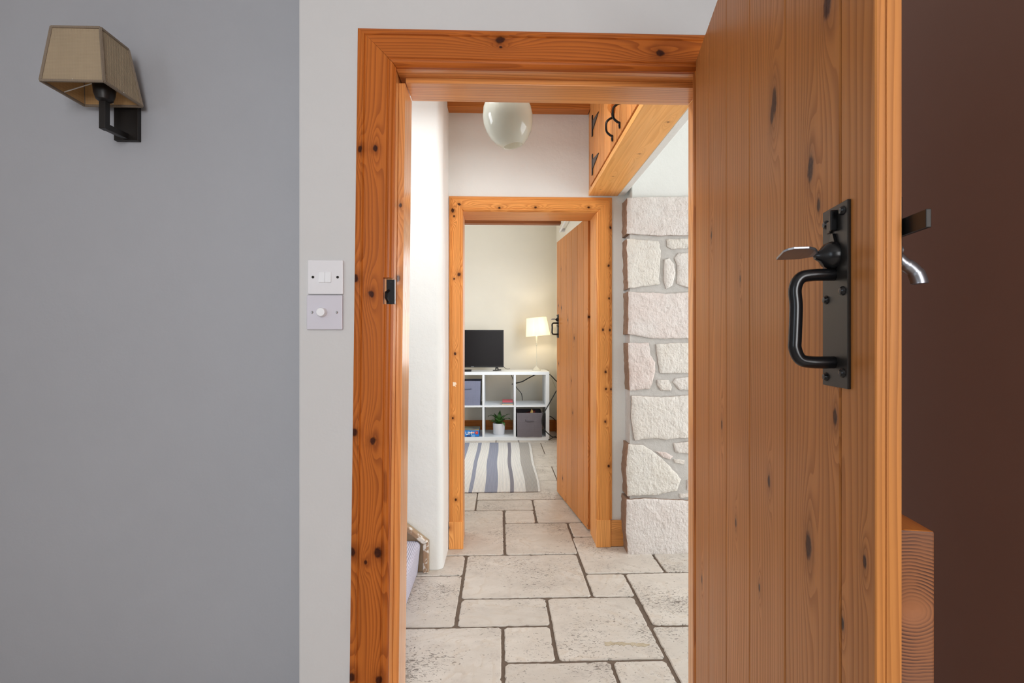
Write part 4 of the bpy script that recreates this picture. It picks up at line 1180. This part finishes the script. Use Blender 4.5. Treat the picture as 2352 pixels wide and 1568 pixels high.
# board game box
gx1 = onY(1100.5, 1000, SY0 + .02).x; gz1 = sz(988)
gx0 = xl + .055; gw = gx1 - gx0; gy0, gy1 = SY0 + .02, SY0 + .29
gb = empty('board_game_box', ((gx0 + gx1) / 2, gy0, ZB)); tag(gb, 'blue board game box with white letters, lower cell of the cube shelf', 'game box')
gh = gz1 - ZB
mblue = plain('blue_printed_card', lin(20, 128, 214), .4)
tt = NT('grey_yellow_printed_card'); nx = tt.noise(tt.obj(), 16, 3, .6)
xx, yy, zc_ = tt.sep(tt.obj())
cc = tt.mix(tt.step(nx, .4, .6), lin(126, 124, 132), lin(150, 160, 136))
tt.base(tt.mix(tt.math('LESS_THAN', yy - (xx - gw / 2) * .35, .045), cc, lin(226, 178, 60))); tt.rough(.4)
bx_ = MB().box(-gw / 2, gw / 2, 0, gy1 - gy0, 0, gh); bx_.m = [0, 1, 0, 0, 0, 0]
bx_.build('box', [mblue, tt.m], gb, bevel=.001)
MB().box(-gw / 2, gw / 2, -.0008, .0, .0, .006).build('base_edge', plain('navy_card', lin(16, 40, 96), .5), gb)
def text(body, size, x_, z_, mat, parent, name='lettering', bold=.0):
    cu = bpy.data.curves.new(name, 'FONT'); cu.body = body; cu.size = size; cu.extrude = .0006; cu.offset = bold
    cu.align_x = 'CENTER'; cu.align_y = 'CENTER'
    o = bpy.data.objects.new(name, cu); C.objects.link(o); o.parent = parent
    o.rotation_euler = (PI / 2, 0, 0); o.location = (x_, -.0016, z_); cu.materials.append(mat)
    bpy.context.view_layer.update()
    me = bpy.data.meshes.new_from_object(o); mo = bpy.data.objects.new(name, me); C.objects.link(mo)
    mo.parent = parent; mo.rotation_euler = o.rotation_euler; mo.location = o.location
    bpy.data.objects.remove(o); return mo
def gxp(px): return onY(px, 1000, gy0).x - (gx0 + gx1) / 2
def gzp(py): return CAM_H - (py - CY) / F_PX * gy0 - ZB
mw = plain('white_print', lin(240, 242, 248), .5)
text('UM', .052, gxp(1076.5), gzp(994.5), mw, gb, bold=.0015)
MB().lathe([(.0001, -.0012), (.019, -.0012), (.019, 0)], (gxp(1095), 0, gzp(993)), 24, axis='Y').build('round_badge', plain('red_print', lin(214, 56, 48), .5), gb)
text('9', .022, gxp(1095), gzp(993), plain('yellowish_print', lin(230, 210, 170), .5), gb)
MB().box(gxp(1083), gxp(1089.5), -.0012, 0, gzp(994.6), gzp(991)).build('pink_panel', plain('pink_print', lin(240, 180, 168), .5), gb)
MB().box(gxp(1072), gxp(1081), -.0012, 0, gzp(1001), gzp(999.3)).build('dark_caption', plain('navy_print', lin(24, 34, 90), .5), gb)
MB().box(gxp(1083), gxp(1091), -.0010, 0, gzp(1002), gzp(997.5)).build('pale_caption', plain('pale_blue_print', lin(120, 170, 222), .5), gb)

# cables
def cable(pts, r_, mat, label, name='power_cable'):
    q = [onY(a_, b2, y_) for a_, b2, y_ in pts]
    o = MB().tube(spline(q, 7), r_, 7).build(name, mat, None, smooth=True); tag(o, label, 'cable')
    return o
cable([(1174,858,6.22),(1177,868,6.22),(1180,876,6.22),(1186,889.5,6.20),(1196,901,6.17),(1199,909,6.12),(1200,919,6.06)], .0042, M['cable'], 'thin dark cable hanging in the upper cell below the lamp')
cable([(1175.5,882,6.205),(1186,879.5,6.205),(1200,875.8,6.21),(1214,868,6.22),(1228,861,6.235),(1246,853,6.24),(1262.7,860,6.24),(1275,872,6.24),(1284,880,6.24)], .0068, M['cable'], 'thick black cable running behind the shelf to its corner')
fx = cable([(1237,849.5,5.92),(1246,847.5,5.98),(1254,848.5,6.02),(1259.5,850.5,6.07),(1263.5,858,6.07),(1267,868,6.10),(1271,878,6.12),(1276,890,6.15)], .0030, M['cable_w'], 'x', 'flex')
for v in fx.data.vertices: v.co -= tl_.location
fx.parent = tl_
for k_ in ('label', 'category'): del fx[k_]
cable([(1278,897,5.69),(1274,904,5.69),(1264,922,5.685),(1252.6,942,5.68),(1246.5,954.7,5.675),(1245,967,5.675),(1247,978,5.675),(1251,987,5.675),(1263,999,5.67),(1270,1003,5.67),(1280,1004.5,5.68)], .0062, M['cable'], 'black cable looping in front of the end of the white shelf')
cable([(1262,955.5,6.24),(1268,958,6.24),(1276,965,6.24)], .005, M['cable'], 'short black cable low on the wall beside the shelf')
cable([(1257,1010,5.73+.0),(1263,1008.6,5.70),(1268,1005.5,5.72),(1276,1001.5,5.80)], .0045, M['cable'], 'dark cable lying at the foot of the shelf corner')
cable([(1155.5,840,6.0),(1160,845,6.0),(1165,847.2,6.02),(1171,846.5,6.10)], .0030, M['cable'], 'thin dark lead curling out behind the television')

# curtain rail
r0, r1 = onX(1286, 532, XR_FAR - .05), onX(1308, 505, XR_FAR - .05)
cr_ = empty('curtain_rail', (XR_FAR - .05, 4.0, r0.z)); tag(cr_, 'thin white curtain rail high on the wall above the inner door', 'curtain rail')
MB().tube([(0, 0, 0), (0, r0.y - 4.0, 0)], .011, 8).build('rail', M['plastic'], cr_, smooth=True)
for y_ in (.15, r0.y - 4.0 - .04): MB().box(-.006, .05, y_ - .01, y_ + .01, -.012, .03).build('bracket', M['plastic'], cr_, bevel=.002)

# rug
st_m = {'w': ribbed_weave('rug_white_stripe', lin(222, 220, 214), lin(168, 166, 172), 620, .7),
        'b': ribbed_weave('rug_blue_stripe', lin(142, 146, 162), lin(112, 116, 134), 620, .6),
        'g': ribbed_weave('rug_grey_stripe', lin(168, 164, 158), lin(136, 132, 128), 620, .6),
        'd': ribbed_weave('rug_charcoal_stripe', lin(130, 128, 136), lin(98, 98, 108), 620, .6)}
rug = empty('rug', (0, 3.73, 0)); tag(rug, 'blue and white striped woven rug on the far room floor', 'rug')
bnd = [(-1.02,-1.04,'w'),(-.93,-.95,'b'),(-.83,-.85,'w'),(-.74,-.76,'b'),(-.66,-.68,'w'),(-.56,-.58,'b'),(-.47,-.485,'w'),(-.385,-.41,'b'),(-.335,-.355,'w'),(-.247,-.255,'b'),(-.217,-.215,'w'),(-.122,-.125,'b'),(-.024,-.022,'w'),(.075,.085,'d'),(.105,.122,'w'),(.197,.215,'g'),(.297,.325,'w'),(.314,.348,None)]
ny = 26
def rug_pt(f, i, t_):
    a_ = bnd[i][0] + (bnd[i][1] - bnd[i][0]) * t_
    a_ += .006 * noise.noise(Vector((a_ * 3 + 5, t_ * 3.2, 0))) * (1 if i < len(bnd) - 1 else .6) + .006 * math.sin(t_ * PI * 2.2 + 1.0) * (math.sin(t_ * PI))
    y_ = 1.83 * t_
    z_ = .007 + .004 * (noise.noise(Vector((a_ * 6, t_ * 5, 2))) + .5) * math.sin(t_ * PI)
    return (a_, y_, z_)
for i in range(len(bnd) - 1):
    vs = []; k_ = 3
    for j in range(ny + 1):
        t_ = j / ny; p = Vector(rug_pt(0, i, t_)); q = Vector(rug_pt(0, i + 1, t_))
        row = [p.lerp(q, s_ / k_) for s_ in range(k_ + 1)]
        vs += [tuple(v) for v in row]
    nn_ = k_ + 1; tot = len(vs)
    vs += [(v[0], v[1], max(.001, v[2] - .006)) for v in vs[:tot]]
    fs = []
    for j in range(ny):
        for s_ in range(k_):
            a_ = j * nn_ + s_
            fs.append((a_, a_ + 1, a_ + nn_ + 1, a_ + nn_)); fs.append((tot + a_, tot + a_ + nn_, tot + a_ + nn_ + 1, tot + a_ + 1))
    for s_ in range(k_):
        fs.append((s_, tot + s_, tot + s_ + 1, s_ + 1)); e = ny * nn_ + s_
        fs.append((e, e + 1, tot + e + 1, tot + e))
    if i == 0: fs += [(j * nn_, (j + 1) * nn_, tot + (j + 1) * nn_, tot + j * nn_) for j in range(ny)]
    if i == len(bnd) - 2: fs += [(j * nn_ + k_, tot + j * nn_ + k_, tot + (j + 1) * nn_ + k_, (j + 1) * nn_ + k_) for j in range(ny)]
    MB().add(vs, fs).build('stripe', st_m[bnd[i][2]], rug, smooth=True)
